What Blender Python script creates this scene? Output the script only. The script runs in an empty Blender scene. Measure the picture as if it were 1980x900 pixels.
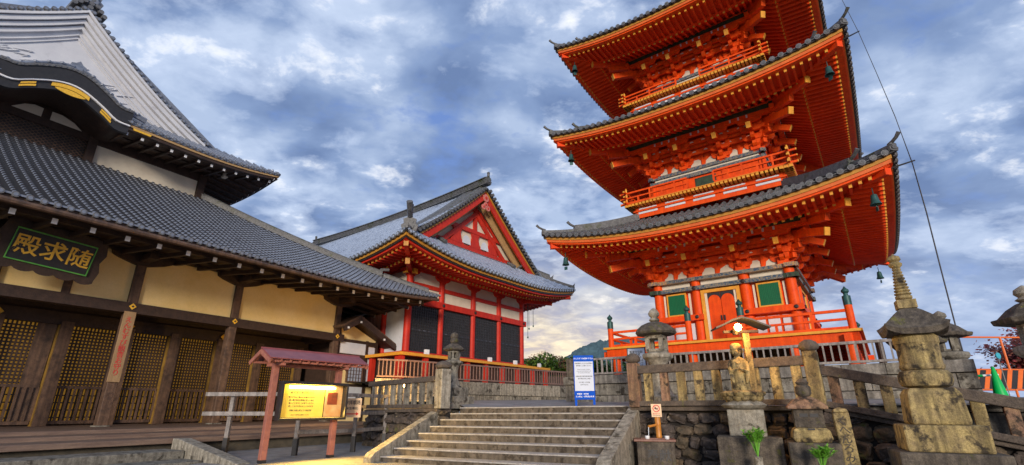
import bpy, bmesh, math, random
from mathutils import Vector, Matrix, noise
R=math.radians; PI=math.pi
random.seed(7)
C=bpy.data.collections.new('place'); bpy.context.scene.collection.children.link(C)
SC=bpy.context.scene
# ---------------------------------------------------------------- camera
cam=bpy.data.cameras.new('camera'); co=bpy.data.objects.new('camera',cam); C.objects.link(co)
cam.sensor_width=36; cam.lens=931.57/1980*36; cam.shift_y=29.24/1980; cam.clip_start=.1; cam.clip_end=6000
co.location=(0,0,1.25); co.rotation_euler=(PI/2+.323,0,0); SC.camera=co
# ---------------------------------------------------------------- world
SUN_EL,SUN_AZ=R(10.5),R(180)       # azimuth clockwise from +Y : the sun stands behind the camera
W=bpy.data.worlds.new('World'); SC.world=W; W.use_nodes=True
nt=W.node_tree; nt.nodes.clear(); N=nt.nodes.new; L=nt.links.new
def nd(t,**k):
    n=N(t)
    for a,b in k.items(): setattr(n,a,b)
    return n
wo=N('ShaderNodeOutputWorld'); bg=N('ShaderNodeBackground'); L(bg.outputs[0],wo.inputs[0])
sky=N('ShaderNodeTexSky'); sky.sky_type='NISHITA'; sky.sun_disc=False; sky.sun_elevation=SUN_EL; sky.sun_rotation=SUN_AZ
sky.air_density=1.2; sky.dust_density=1.0
tc=N('ShaderNodeTexCoord'); sep=N('ShaderNodeSeparateXYZ'); L(tc.outputs['Generated'],sep.inputs[0])
def mth(op,a,b=None,c=None,clamp=False):
    n=N('ShaderNodeMath'); n.operation=op; n.use_clamp=clamp
    for i,v in enumerate((a,b,c)):
        if v is None: continue
        if isinstance(v,(int,float)): n.inputs[i].default_value=v
        else: L(v,n.inputs[i])
    return n.outputs[0]
zc=mth('ADD',mth('MAXIMUM',sep.outputs[2],0.0),.26)
cx_=mth('DIVIDE',sep.outputs[0],zc); cy_=mth('DIVIDE',sep.outputs[1],zc)
cmb=N('ShaderNodeCombineXYZ'); L(cx_,cmb.inputs[0]); L(cy_,cmb.inputs[1])
def wnoise(scale,detail,rough,off=(0,0,0),dist=0.):
    m=N('ShaderNodeMapping'); m.inputs['Location'].default_value=off; m.inputs['Rotation'].default_value=(0,0,R(-18)); m.inputs['Scale'].default_value=(1,1.25,1); L(cmb.outputs[0],m.inputs[0])
    n=N('ShaderNodeTexNoise'); n.inputs['Scale'].default_value=scale; n.inputs['Detail'].default_value=detail; n.inputs['Roughness'].default_value=rough; n.inputs['Distortion'].default_value=dist
    L(m.outputs[0],n.inputs[0]); return n.outputs[0]
def ramp(x,stops,interp='LINEAR'):
    r=N('ShaderNodeValToRGB'); r.color_ramp.interpolation=interp; e=r.color_ramp.elements
    while len(e)<len(stops): e.new(.5)
    for i,(p,c) in enumerate(stops):
        e[i].position=p; e[i].color=(*c,1) if not isinstance(c,(int,float)) else (c,c,c,1)
    L(x,r.inputs[0]); return r.outputs[0]
def mixc(f,a,b,mode='MIX'):
    n=N('ShaderNodeMix'); n.data_type='RGBA'; n.blend_type=mode
    if isinstance(f,(int,float)): n.inputs[0].default_value=f
    else: L(f,n.inputs[0])
    for i,v in ((6,a),(7,b)):
        if isinstance(v,tuple): n.inputs[i].default_value=(*v,1)
        else: L(v,n.inputs[i])
    return n.outputs[2]
skyc=mixc(1.0,sky.outputs[0],(.10,.10,.10),'MULTIPLY')
base=mixc(.80,skyc,(.135,.235,.56))
n1=wnoise(1.9,4,.5,(3.1,1.7,0),.2); n2=wnoise(6.2,6,.58,(7,2,0),.3); n3=wnoise(3.4,5,.5,(1.3,9.1,0),.2); n4=wnoise(3.3,3,.5,(4.4,.6,0),.1); n5=wnoise(13,5,.6,(2.2,5.1,0),.2)
cl=mth('ADD',mth('MULTIPLY',n5,.17),mth('ADD',mth('MULTIPLY',n1,.27),mth('ADD',mth('MULTIPLY',n2,.30),mth('MULTIPLY',n4,.26))))
grey=ramp(n3,[(.36,(.125,.19,.35)),(.50,(.21,.295,.48)),(.64,(.37,.46,.63))])
c1=mixc(ramp(cl,[(.37,0.),(.455,.95)]),base,grey)
c2=mixc(ramp(cl,[(.49,0.),(.54,.45),(.61,.95)]),c1,(.50,.59,.76))
hot=ramp(mth('ADD',mth('MULTIPLY',n5,.3),mth('ADD',mth('MULTIPLY',n2,.4),mth('MULTIPLY',n4,.3))),[(.555,0.),(.65,1.)])
c2=mixc(mth('MULTIPLY',hot,.6),c2,(1.0,.97,.93))
# warm band near the horizon, ahead of the camera
elev=sep.outputs[2]
hz=ramp(elev,[(.0,1.),(.12,.9),(.20,.45),(.34,0.)])
azf=mth('SUBTRACT',1.0,mth('MULTIPLY',mth('ABSOLUTE',mth('SUBTRACT',sep.outputs[0],.06)),1.6),clamp=True)
warm=mixc(ramp(n2,[(.38,0.),(.60,1.)]),(.56,.47,.43),(.98,.80,.50))
c3=mixc(mth('MULTIPLY',mth('MULTIPLY',hz,azf),.95),c2,warm)
hz2=ramp(elev,[(.0,.85),(.35,0.)])
inv=mth('SUBTRACT',1.0,azf)
c3=mixc(mth('MULTIPLY',mth('MULTIPLY',hz2,inv),.8),c3,(.36,.44,.62))
L(c3,bg.inputs[0]); bg.inputs[1].default_value=1.0
# ---------------------------------------------------------------- sun (soft, veiled by cloud)
sl=bpy.data.lights.new('sun','SUN'); so=bpy.data.objects.new('sun',sl); C.objects.link(so)
sl.energy=2.35; sl.angle=R(12); sl.color=(1.0,.89,.77)
d=Vector((math.sin(SUN_AZ)*math.cos(SUN_EL),math.cos(SUN_AZ)*math.cos(SUN_EL),math.sin(SUN_EL)))
so.rotation_euler=d.to_track_quat('Z','Y').to_euler(); so.location=(0,-20,20)
SC.view_settings.view_transform='Standard'; SC.view_settings.look='None'; SC.view_settings.exposure=0.36; SC.view_settings.gamma=1; SC.view_settings.use_curve_mapping=False
SC.render.engine='CYCLES'; SC.cycles.max_bounces=6
# ---------------------------------------------------------------- materials
MATS={}
def mat(name,c1,c2=None,scale=6.,rough=.7,bump=.0,bscale=None,c3=None,s3=1.5,t3=.55,metal=0.,emit=None,es=0.,stretch=(1,1,1),spec=.5,detail=6,cov=.18,coord='Object',grit=0.,gs=70.,streak=0.):
    if name in MATS: return MATS[name]
    m=bpy.data.materials.new(name); m.use_nodes=True; t=m.node_tree; b=t.nodes['Principled BSDF']
    b.inputs['Roughness'].default_value=rough; b.inputs['Metallic'].default_value=metal
    b.inputs['Specular IOR Level'].default_value=spec
    tcn=t.nodes.new('ShaderNodeTexCoord'); mp=t.nodes.new('ShaderNodeMapping'); mp.inputs['Scale'].default_value=stretch
    t.links.new(tcn.outputs[coord],mp.inputs[0])
    def nz(s,dd=detail,ro=.6):
        n=t.nodes.new('ShaderNodeTexNoise'); n.inputs['Scale'].default_value=s; n.inputs['Detail'].default_value=dd; n.inputs['Roughness'].default_value=ro
        t.links.new(mp.outputs[0],n.inputs[0]); return n.outputs[0]
    def rmp(x,a,bb):
        r=t.nodes.new('ShaderNodeMapRange'); r.inputs[1].default_value=a; r.inputs[2].default_value=bb; t.links.new(x,r.inputs[0]); return r.outputs[0]
    def mx(f,a,bb):
        n=t.nodes.new('ShaderNodeMix'); n.data_type='RGBA'; t.links.new(f,n.inputs[0])
        for i,v in ((6,a),(7,bb)):
            if isinstance(v,tuple): n.inputs[i].default_value=(*v,1)
            else: t.links.new(v,n.inputs[i])
        return n.outputs[2]
    if c2 is None: c2=tuple(x*.8 for x in c1)
    col=mx(rmp(nz(scale),.35,.65),c1,c2)
    if c3 is not None: col=mx(rmp(nz(s3,4,.65),t3,t3+cov),col,c3)
    def mul(col,fac,lo,hi,a=.3,bb=.7):
        r=t.nodes.new('ShaderNodeMapRange'); r.inputs[1].default_value=a; r.inputs[2].default_value=bb; r.inputs[3].default_value=lo; r.inputs[4].default_value=hi; t.links.new(fac,r.inputs[0])
        v=t.nodes.new('ShaderNodeVectorMath'); v.operation='SCALE'; t.links.new(col,v.inputs[0]); t.links.new(r.outputs[0],v.inputs['Scale']); return v.outputs[0]
    if grit: col=mul(col,nz(gs,3,.7),1-grit,1+grit*.8); col=mul(col,nz(gs*.3,4,.7),1-grit*.7,1+grit*.5)
    if streak:
        mp2=t.nodes.new('ShaderNodeMapping'); mp2.inputs['Scale'].default_value=(9,9,.7); t.links.new(tcn.outputs[coord],mp2.inputs[0])
        n=t.nodes.new('ShaderNodeTexNoise'); n.inputs['Scale'].default_value=1.; n.inputs['Detail'].default_value=5; t.links.new(mp2.outputs[0],n.inputs[0]); col=mul(col,n.outputs[0],1-streak,1+streak*.3,.38,.62)
    t.links.new(col,b.inputs['Base Color'])
    if bump:
        bn=t.nodes.new('ShaderNodeBump'); bn.inputs['Strength'].default_value=bump; bn.inputs['Distance'].default_value=.03
        t.links.new(nz(bscale or scale*4,8,.65),bn.inputs['Height']); t.links.new(bn.outputs[0],b.inputs['Normal'])
    if emit: b.inputs['Emission Color'].default_value=(*emit,1); b.inputs['Emission Strength'].default_value=es
    MATS[name]=m; return m
M=dict(
 orange=mat('vermilion',(.88,.092,.003),(.78,.068,.003),3,.55,.15,25,c3=(.56,.046,.006),s3=1.3,t3=.57,cov=.25,spec=.25,grit=.10,gs=30,streak=.14),
 orange2=mat('vermilion_soffit',(.88,.075,.006),(.74,.055,.006),2,.65,.1,20,c3=(.52,.04,.006),s3=1.2,t3=.60,cov=.25,spec=.2,grit=.12,gs=30),  # same paint as vermilion, colour lifted for the shaded undersides
 red=mat('red_lacquer',(.62,.035,.014),(.50,.025,.012),3,.55,.1,20,c3=(.36,.022,.012),s3=1.1,t3=.57,cov=.25,spec=.3,grit=.1,streak=.12),
 yellow=mat('ochre_yellow',(.78,.36,.03),(.68,.28,.02),8,.55),
 trim=mat('pale_trim',(.52,.33,.14),(.42,.26,.11),5,.6,.1,20),
 green=mat('deep_green',(.0,.14,.045),(.0,.11,.035),30,.5,stretch=(1,1,.1)),
 dkgreen=mat('dark_green_board',(.035,.07,.035),(.015,.03,.015),7,.6),
 frz=mat('painted_frieze',(.10,.13,.13),(.30,.24,.16),26,.6,c3=(.03,.07,.13),s3=14,t3=.5,cov=.04),
 frz2=mat('painted_frieze_gold',(.62,.34,.06),(.10,.12,.20),22,.5,c3=(.10,.10,.12),s3=9,t3=.58,cov=.04),
 cream=mat('cream_plaster',(.90,.68,.33),(.82,.58,.22),.5,.8,c3=(.74,.47,.13),s3=.35,t3=.55,cov=.3,grit=.05,gs=20),  # warm bright tone stands in for lamp glow under the hall eave
 white=mat('white_plaster',(.68,.68,.69),(.60,.60,.62),1.2,.8,c3=(.46,.45,.46),s3=1.8,t3=.60,cov=.2,grit=.06),
 pale=mat('pale_plaster',(.72,.64,.50),(.62,.54,.42),1.5,.8),
 bronze=mat('green_bronze',(.03,.11,.10),(.02,.06,.055),9,.5,.1,metal=.3),
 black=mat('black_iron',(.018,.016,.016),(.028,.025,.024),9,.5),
 tile=mat('roof_tile',(.15,.17,.215),(.21,.235,.29),7,.36,.12,20,c3=(.085,.092,.11),s3=1.6,t3=.54,cov=.25,spec=.7),
 tile2=mat('roof_tile_weathered',(.075,.073,.075),(.15,.148,.145),9,.5,.5,28,c3=(.055,.062,.02),s3=2.2,t3=.54,grit=.35,gs=40),
 tileend=mat('roof_tile_end',(.17,.17,.175),(.09,.09,.095),12,.55,.4,40),
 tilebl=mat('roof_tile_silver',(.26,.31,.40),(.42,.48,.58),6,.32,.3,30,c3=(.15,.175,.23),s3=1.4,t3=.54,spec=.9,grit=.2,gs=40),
 dwood=mat('dark_timber',(.034,.018,.011),(.058,.031,.019),5,.6,.3,22,grit=.3,gs=50),
 mwood=mat('brown_timber',(.155,.088,.052),(.09,.05,.032),4,.6,.4,24,c3=(.05,.03,.02),s3=2,t3=.55,grit=.25,gs=50,streak=.35),
 gwood=mat('grey_timber',(.36,.32,.285),(.24,.21,.19),7,.75,.4,30,c3=(.15,.125,.11),s3=2.6,t3=.58,grit=.25,streak=.35),
 deck=mat('deck_timber',(.27,.18,.125),(.155,.10,.075),3,.55,.35,16,c3=(.40,.19,.11),s3=1.0,t3=.62,stretch=(.4,5,4),grit=.2),
 pwood=mat('reddish_timber',(.42,.155,.10),(.30,.105,.075),6,.65,.25,24),
 proof=mat('maroon_metal_roof',(.30,.085,.085),(.22,.06,.065),4,.45),
 gold=mat('gilt_metal',(.95,.56,.05),(.78,.42,.03),18,.4,.2,40,metal=.1),
 goldback=mat('lit_gilded_backing',(.62,.34,.04),(.46,.24,.03),1.2,.45,c3=(.20,.10,.015),s3=.9,t3=.58,cov=.2,emit=(1,.48,.04),es=.11),  # gilding with emission standing in for lamplight from inside the hall
 stone=mat('weathered_stone',(.30,.275,.22),(.17,.15,.12),7,.9,.8,26,c3=(.055,.045,.032),s3=3.6,t3=.54,cov=.10,grit=.35,streak=.35),
 stonel=mat('light_stone',(.42,.38,.30),(.26,.225,.17),8,.9,.8,30,c3=(.09,.075,.05),s3=3.6,t3=.57,cov=.10,grit=.32,streak=.35),
 stoney=mat('yellow_lichen_stone',(.47,.35,.135),(.30,.22,.105),5,.9,.9,26,c3=(.07,.052,.03),s3=3.4,t3=.52,cov=.10,grit=.38,streak=.5),
 stoney2=mat('brown_stained_stone',(.27,.15,.10),(.36,.22,.12),4,.9,.9,26,c3=(.05,.035,.025),s3=3.6,t3=.51,cov=.10,grit=.38,streak=.5),
 stoned=mat('dark_mossy_stone',(.155,.125,.09),(.075,.06,.048),7,.9,.9,24,c3=(.13,.12,.035),s3=3.4,t3=.60,cov=.08,grit=.4,streak=.4),
 cap=mat('dark_stone_rail',(.15,.115,.085),(.08,.062,.05),6,.9,.8,28,c3=(.13,.12,.04),s3=4,t3=.62,cov=.08,grit=.4),
 rock=mat('rubble_rock',(.13,.098,.078),(.055,.043,.036),5,.85,1.0,12,c3=(.34,.27,.18),s3=5.5,t3=.64,cov=.06,grit=.45,gs=60),
 rockm=mat('brown_rock',(.17,.12,.075),(.07,.055,.035),5,.9,1.0,12,c3=(.11,.11,.03),s3=3,t3=.58,cov=.08,grit=.45,gs=60),
 joint=mat('dark_joint_earth',(.025,.02,.017),(.015,.012,.01),6,.95),
 paving=mat('stone_paving',(.30,.285,.265),(.20,.185,.17),3,.7,.6,30,c3=(.36,.32,.30),s3=.6,t3=.55,spec=.5,grit=.2,gs=90),
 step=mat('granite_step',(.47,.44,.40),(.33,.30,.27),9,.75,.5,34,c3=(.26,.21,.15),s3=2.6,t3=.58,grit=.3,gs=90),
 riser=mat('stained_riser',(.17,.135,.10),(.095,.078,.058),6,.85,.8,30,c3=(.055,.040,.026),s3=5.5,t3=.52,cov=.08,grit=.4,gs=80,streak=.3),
 block=mat('block_wall_stone',(.29,.265,.225),(.18,.16,.135),5,.9,.8,26,c3=(.085,.072,.06),s3=2.6,t3=.57,grit=.3,streak=.4),
 earth=mat('earth',(.12,.10,.07),(.07,.06,.045),3,.95,.5),
 blue=mat('blue_sign',(.004,.085,.52),(.004,.075,.46),3,.7,spec=.15),
 signw=mat('white_sign',(.62,.66,.74),(.58,.62,.70),3,.6,spec=.2),
 signc=mat('cream_sign',(.80,.58,.36),(.76,.53,.32),3,.6),
 ink=mat('dark_ink',(.03,.03,.035),(.05,.05,.055),3,.6),
 whitep=mat('white_paint',(.85,.85,.85),(.8,.8,.8),3,.5),
 redp=mat('red_paint',(.62,.02,.015),(.55,.015,.01),3,.5),
 redink=mat('red_ink',(.62,.05,.04),(.5,.03,.03),3,.6),
 oplast=mat('orange_pipe',(.85,.17,.02),(.75,.14,.015),4,.45),
 cone=mat('green_plastic',(.0,.50,.09),(.0,.42,.07),4,.4),
 bamboo=mat('bamboo_orange',(.62,.26,.04),(.45,.17,.03),6,.45,.15),
 copper=mat('brown_copper_rim',(.26,.12,.08),(.17,.075,.05),8,.5,.2),
 bark=mat('tree_bark',(.075,.055,.045),(.04,.03,.025),9,.9,.5),
 leafr=mat('red_maple_leaf',(.34,.055,.045),(.20,.03,.03),3,.6),
 leafr2=mat('russet_leaf',(.28,.09,.06),(.40,.16,.09),3,.6),
 leafg=mat('hedge_leaf',(.10,.22,.03),(.05,.13,.02),3,.6),
 leafg2=mat('hedge_leaf_light',(.22,.32,.05),(.13,.24,.03),3,.6),
 sprig=mat('fresh_sprig_leaf',(.16,.42,.04),(.09,.30,.02),5,.5),
 hill=mat('hazed_far_forest',(.075,.135,.15),(.045,.085,.10),.05,.95,.6,.4,grit=.3,gs=.25),  # distance haze is put into this bluish base colour
 lampw=mat('lamp_glass',(1,.8,.4),None,3,.4,emit=(1,.62,.16),es=60),
 tubew=mat('fluorescent_tube',(1,.9,.6),None,3,.4,emit=(1,.70,.20),es=30),
 bollard=mat('bollard_glow',(1,.8,.5),None,3,.4,emit=(1,.6,.2),es=14),
 board=mat('lit_notice_sheet',(.86,.66,.12),(.82,.60,.08),3,.6,emit=(1,.52,.02),es=.22),
 photo1=mat('notice_photo',(.45,.08,.02),(.16,.05,.02),3,.5),
 photo2=mat('notice_photo_warm',(.80,.36,.10),(.85,.55,.22),4,.5),
 water=mat('water',(.75,.8,.85),(.7,.75,.8),3,.1),
 pane=mat('window_paper',(.42,.46,.52),(.34,.38,.45),3,.4),
)
# ---------------------------------------------------------------- mesh builder
class MB:
    def __init__(s): s.v=[]; s.f=[]; s.m=[]; s.M=Matrix.Identity(4)
    def av(s,p):
        q=s.M@Vector(p); s.v.append((q.x,q.y,q.z)); return len(s.v)-1
    def face(s,pts,mi=0):
        s.f.append([s.av(p) for p in pts]); s.m.append(mi)
    def hexa(s,c,mi=0):   # 8 corners: bottom 4 ccw, top 4
        i=[s.av(p) for p in c]
        for q in ((3,2,1,0),(4,5,6,7),(0,1,5,4),(1,2,6,5),(2,3,7,6),(3,0,4,7)):
            s.f.append([i[k] for k in q]); s.m.append(mi)
    def box(s,x0,x1,y0,y1,z0,z1,mi=0):
        s.hexa([(x0,y0,z0),(x1,y0,z0),(x1,y1,z0),(x0,y1,z0),(x0,y0,z1),(x1,y0,z1),(x1,y1,z1),(x0,y1,z1)],mi)
    def cbox(s,c,sz,mi=0,rz=0):
        o=s.M; s.M=o@Matrix.Translation(c)@Matrix.Rotation(rz,4,'Z'); a,b,h=sz[0]/2,sz[1]/2,sz[2]/2
        s.box(-a,a,-b,b,-h,h,mi); s.M=o
    def beam(s,p0,p1,w,h,mi=0,up=(0,0,1),w1=None,h1=None):
        p0=Vector(p0);p1=Vector(p1); d=(p1-p0).normalized(); sx=d.cross(Vector(up))
        if sx.length<1e-4: sx=d.cross(Vector((0,1,0)))
        sx.normalize(); u=sx.cross(d); w1=w1 or w; h1=h1 or h
        A=[p0-sx*w/2-u*h/2,p0+sx*w/2-u*h/2,p0+sx*w/2+u*h/2,p0-sx*w/2+u*h/2]
        B=[p1-sx*w1/2-u*h1/2,p1+sx*w1/2-u*h1/2,p1+sx*w1/2+u*h1/2,p1-sx*w1/2+u*h1/2]
        i=[s.av(p) for p in A+B]
        for q in ((0,1,2,3),(7,6,5,4),(0,4,5,1),(1,5,6,2),(2,6,7,3),(3,7,4,0)):
            s.f.append([i[k] for k in q]); s.m.append(mi)
    def sweep(s,pts,w,h,mi=0,caps=True):   # pts: centre-bottom points; vertical rectangular section w x h
        rows=[]
        n=len(pts); P=[Vector(p) for p in pts]
        for k in range(n):
            t=(P[min(k+1,n-1)]-P[max(k-1,0)]); t.z=0
            if t.length<1e-6: t=Vector((1,0,0))
            t.normalize(); sx=Vector((t.y,-t.x,0))
            ww=w(k/(n-1)) if callable(w) else w; hh=h(k/(n-1)) if callable(h) else h
            rows.append([s.av(P[k]-sx*ww/2),s.av(P[k]+sx*ww/2),s.av(P[k]+sx*ww/2+Vector((0,0,hh))),s.av(P[k]-sx*ww/2+Vector((0,0,hh)))])
        for a,b in zip(rows,rows[1:]):
            for k in range(4):
                s.f.append([a[k],a[(k+1)%4],b[(k+1)%4],b[k]]); s.m.append(mi)
        if caps: s.f.append(rows[0][::-1]); s.m.append(mi); s.f.append(rows[-1]); s.m.append(mi)
    def tube(s,pts,r,n=8,mi=0,caps=True):
        P=[Vector(p) for p in pts]; rows=[]; ref=Vector((0,0,1))
        for k,p in enumerate(P):
            t=(P[min(k+1,len(P)-1)]-P[max(k-1,0)]).normalized()
            a=t.cross(ref)
            if a.length<.05: a=t.cross(Vector((0,1,0)))
            a.normalize(); b=a.cross(t); rr=r[k] if isinstance(r,(list,tuple)) else r
            rows.append([s.av(p+(a*math.cos(2*PI*j/n)+b*math.sin(2*PI*j/n))*rr) for j in range(n)])
        for a,b in zip(rows,rows[1:]):
            for j in range(n): s.f.append([a[j],a[(j+1)%n],b[(j+1)%n],b[j]]); s.m.append(mi)
        if caps: s.f.append(rows[0][::-1]); s.m.append(mi); s.f.append(rows[-1][:]); s.m.append(mi)
    def lathe(s,prof,c=(0,0,0),n=16,mi=0,ph=0,sx=1,sy=1,caps=True,wob=None):
        rows=[]
        for r,z in prof:
            rows.append([s.av((c[0]+r*sx*math.cos(2*PI*j/n+ph)*(1 if not wob else wob(j,z)),c[1]+r*sy*math.sin(2*PI*j/n+ph)*(1 if not wob else wob(j,z)),c[2]+z)) for j in range(n)])
        for a,b in zip(rows,rows[1:]):
            for j in range(n): s.f.append([a[j],a[(j+1)%n],b[(j+1)%n],b[j]]); s.m.append(mi)
        if caps: s.f.append(rows[0][::-1]); s.m.append(mi); s.f.append(rows[-1][:]); s.m.append(mi)
    def ext(s,poly,e,mi=0):   # planar polygon extruded by vector e
        e=Vector(e); a=[s.av(p) for p in poly]; b=[s.av(Vector(p)+e) for p in poly]; n=len(a)
        s.f.append(a[::-1]); s.m.append(mi); s.f.append(b); s.m.append(mi)
        for j in range(n): s.f.append([a[j],a[(j+1)%n],b[(j+1)%n],b[j]]); s.m.append(mi)
    def grid(s,fn,nu,nv,mi=0):
        I=[[s.av(fn(i/nu,j/nv)) for j in range(nv+1)] for i in range(nu+1)]
        for i in range(nu):
            for j in range(nv): s.f.append([I[i][j],I[i+1][j],I[i+1][j+1],I[i][j+1]]); s.m.append(mi)
    def build(s,name,mats,parent=None,smooth=False,fix=True,bev=0):
        me=bpy.data.meshes.new(name); me.from_pydata(s.v,[],s.f)
        if not isinstance(mats,(list,tuple)): mats=[mats]
        for m in mats: me.materials.append(M[m] if isinstance(m,str) else m)
        me.polygons.foreach_set('material_index',s.m)
        if smooth: me.polygons.foreach_set('use_smooth',[True]*len(s.f))
        me.update()
        if fix:
            bm=bmesh.new(); bm.from_mesh(me); bmesh.ops.recalc_face_normals(bm,faces=bm.faces); bm.to_mesh(me); bm.free()
        if smooth and hasattr(me,'set_sharp_from_angle'): me.set_sharp_from_angle(angle=R(45))
        o=bpy.data.objects.new(name,me); C.objects.link(o)
        if parent: o.parent=parent
        if bev:
            b=o.modifiers.new('bevel','BEVEL'); b.width=bev; b.segments=2; b.limit_method='ANGLE'; b.angle_limit=R(40)
        return o
def tag(o,label=None,cat=None,group=None,kind=None):
    if label: o['label']=label
    if cat: o['category']=cat
    if group: o['group']=group
    if kind: o['kind']=kind
    return o
def thing(name,label,cat,loc=(0,0,0),rz=0,group=None):
    o=bpy.data.objects.new(name,None); C.objects.link(o); o.empty_display_size=.3
    o.location=loc; o.rotation_euler=(0,0,rz); return tag(o,label,cat,group)
def copy_tree(o,parent=None):
    c=o.copy(); C.objects.link(c); c.parent=parent
    for ch in list(o.children): copy_tree(ch,c)
    return c
_txt={}
def text(name,body,size,m,parent,loc,rot,extr=.004,align='CENTER',sx=1,space=1.,line=1.):
    cu=bpy.data.curves.new('t','FONT'); cu.body=body; cu.size=size; cu.extrude=extr; cu.align_x=align; cu.align_y='CENTER'; cu.resolution_u=3; cu.space_character=space; cu.space_line=line; cu.offset=size*.012
    t=bpy.data.objects.new('t',cu); C.objects.link(t); bpy.context.view_layer.update()
    me=bpy.data.meshes.new_from_object(t.evaluated_get(bpy.context.evaluated_depsgraph_get())); me.name=name; me.materials.clear(); me.materials.append(M[m])
    bpy.data.objects.remove(t); bpy.data.curves.remove(cu)
    o=bpy.data.objects.new(name,me); C.objects.link(o); o.parent=parent; o.location=loc; o.rotation_euler=rot; o.scale=(sx,1,1); return o
FR=(PI/2,0,0)     # text standing up, read from -y
# ================================================================ roof helper
class Side:
    """one slope of a hipped roof: a runs along the eave, b inward from it"""
    def __init__(s,S,A,I,Ln,z0,prof,up,p=2.3,bmax=None,upc=1.0,bf=None):
        s.S=Vector((*S,0)); s.A=Vector((*A,0)); s.I=Vector((*I,0)); s.L=Ln; s.z0=z0; s.prof=prof; s.up=up; s.p=p
        s.bm=bmax or (lambda a: min(a,Ln-a)); s.bf=bf
    def lift(s,a,b):
        u=min(1.08,abs(2*a/s.L-1)); f=1.0 if not s.bf else max(0.,1-max(b,0)/s.bf)
        return s.up*u**s.p*f
    def P(s,a,b,dz=0.):
        q=s.S+s.A*a+s.I*b; return Vector((q.x,q.y,s.z0+s.prof(b)+s.lift(a,b)+dz))
def tiles(mb,sd,pitch=.30,r=.075,course=.32,ov=.10,endr=None,seg=5,mi=0,me=1,amin=0.,amax=None,saw=.028,disc=True,lip_shade=None):
    """pan sheet with sawtooth courses, round cover tiles and their end discs"""
    amax=sd.L if amax is None else amax
    n=max(2,int((amax-amin)/pitch)); st=(amax-amin)/n
    As=[amin+st*i for i in range(n+1)]
    def pts(a):
        bm=max(.02,sd.bm(a)); out=[]; b=-ov; k=0
        while b<bm-1e-4:
            b2=min(b+course,bm); out.append((b,saw)); out.append((b2,0.0)); b=b2
        return out
    nc=int(30/course)
    # pans
    for i in range(n):
        a0,a1=As[i],As[i+1]
        if max(sd.bm(a0+1e-6),sd.bm(a1-1e-6))<.05: continue
        p0,p1=pts(a0+1e-6),pts(a1-1e-6)
        m=max(len(p0),len(p1))
        p0=p0+[p0[-1]]*(m-len(p0)); p1=p1+[p1[-1]]*(m-len(p1))
        for k in range(m-1):
            mb.face([sd.P(a0,*p0[k]),sd.P(a1,*p1[k]),sd.P(a1,*p1[k+1]),sd.P(a0,*p0[k+1])],(lip_shade if (lip_shade is not None and k%2) else mi))
        mb.face([sd.P(a0,-ov,0),sd.P(a1,-ov,0),sd.P(a1,-ov,saw),sd.P(a0,-ov,saw)],mi)
    # covers
    for i in range(n):
        a=(As[i]+As[i+1])/2; pp=pts(a)
        if len(pp)<2 or sd.bm(a)<.05: continue
        rows=[]
        for (b,h) in pp:
            c=sd.P(a,b,.015+(h*.7)); rr=r*(1+(.16 if h>0 else 0))
            rows.append([mb.av(c+sd.A*(rr*math.cos(PI*j/(seg-1)))+Vector((0,0,rr*1.1*math.sin(PI*j/(seg-1))))) for j in range(seg)])
        for ri,(x,y) in enumerate(zip(rows,rows[1:])):
            for j in range(seg-1): mb.f.append([x[j],x[j+1],y[j+1],y[j]]); mb.m.append(lip_shade if (lip_shade is not None and ri%2) else mi)
        if disc:
            c=sd.P(a,-ov-.02,.03); er=endr or r*1.18
            cc=[c+sd.A*(er*math.cos(2*PI*j/10))+Vector((0,0,er*math.sin(2*PI*j/10))) for j in range(10)]
            mb.ext(cc,sd.I*.10,me)
            ci=[c-sd.I*.012+sd.A*(er*.62*math.cos(2*PI*j/8))+Vector((0,0,er*.62*math.sin(2*PI*j/8))) for j in range(8)]
            mb.ext(ci,sd.I*.02,mi)
def strip(mb,sd,b,w,z0,z1,mi=0,n=28,z0b=None,z1b=None,a0=None,a1=None):
    """edge band following the eave: section from b to b+w, heights z0..z1 relative to the eave line, mitred at the corners"""
    z0b=z0 if z0b is None else z0b; z1b=z1 if z1b is None else z1b; rows=[]
    A0=a0 if a0 is not None else b; A1=a1 if a1 is not None else sd.L-b
    A0i=a0 if a0 is not None else b+w; A1i=a1 if a1 is not None else sd.L-b-w
    for k in range(n+1):
        t=k/n; a=A0+(A1-A0)*t; ai=A0i+(A1i-A0i)*t
        def q(aa,bb,dz): v=sd.S+sd.A*aa+sd.I*bb; return (v.x,v.y,sd.z0+sd.lift(aa,0)+dz)
        rows.append([mb.av(q(a,b,z0)),mb.av(q(ai,b+w,z0b)),mb.av(q(ai,b+w,z1b)),mb.av(q(a,b,z1))])
    for x,y in zip(rows,rows[1:]):
        for j in range(4): mb.f.append([x[j],x[(j+1)%4],y[(j+1)%4],y[j]]); mb.m.append(mi)
    mb.f.append(rows[0][::-1]); mb.m.append(mi); mb.f.append(rows[-1][:]); mb.m.append(mi)
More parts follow.
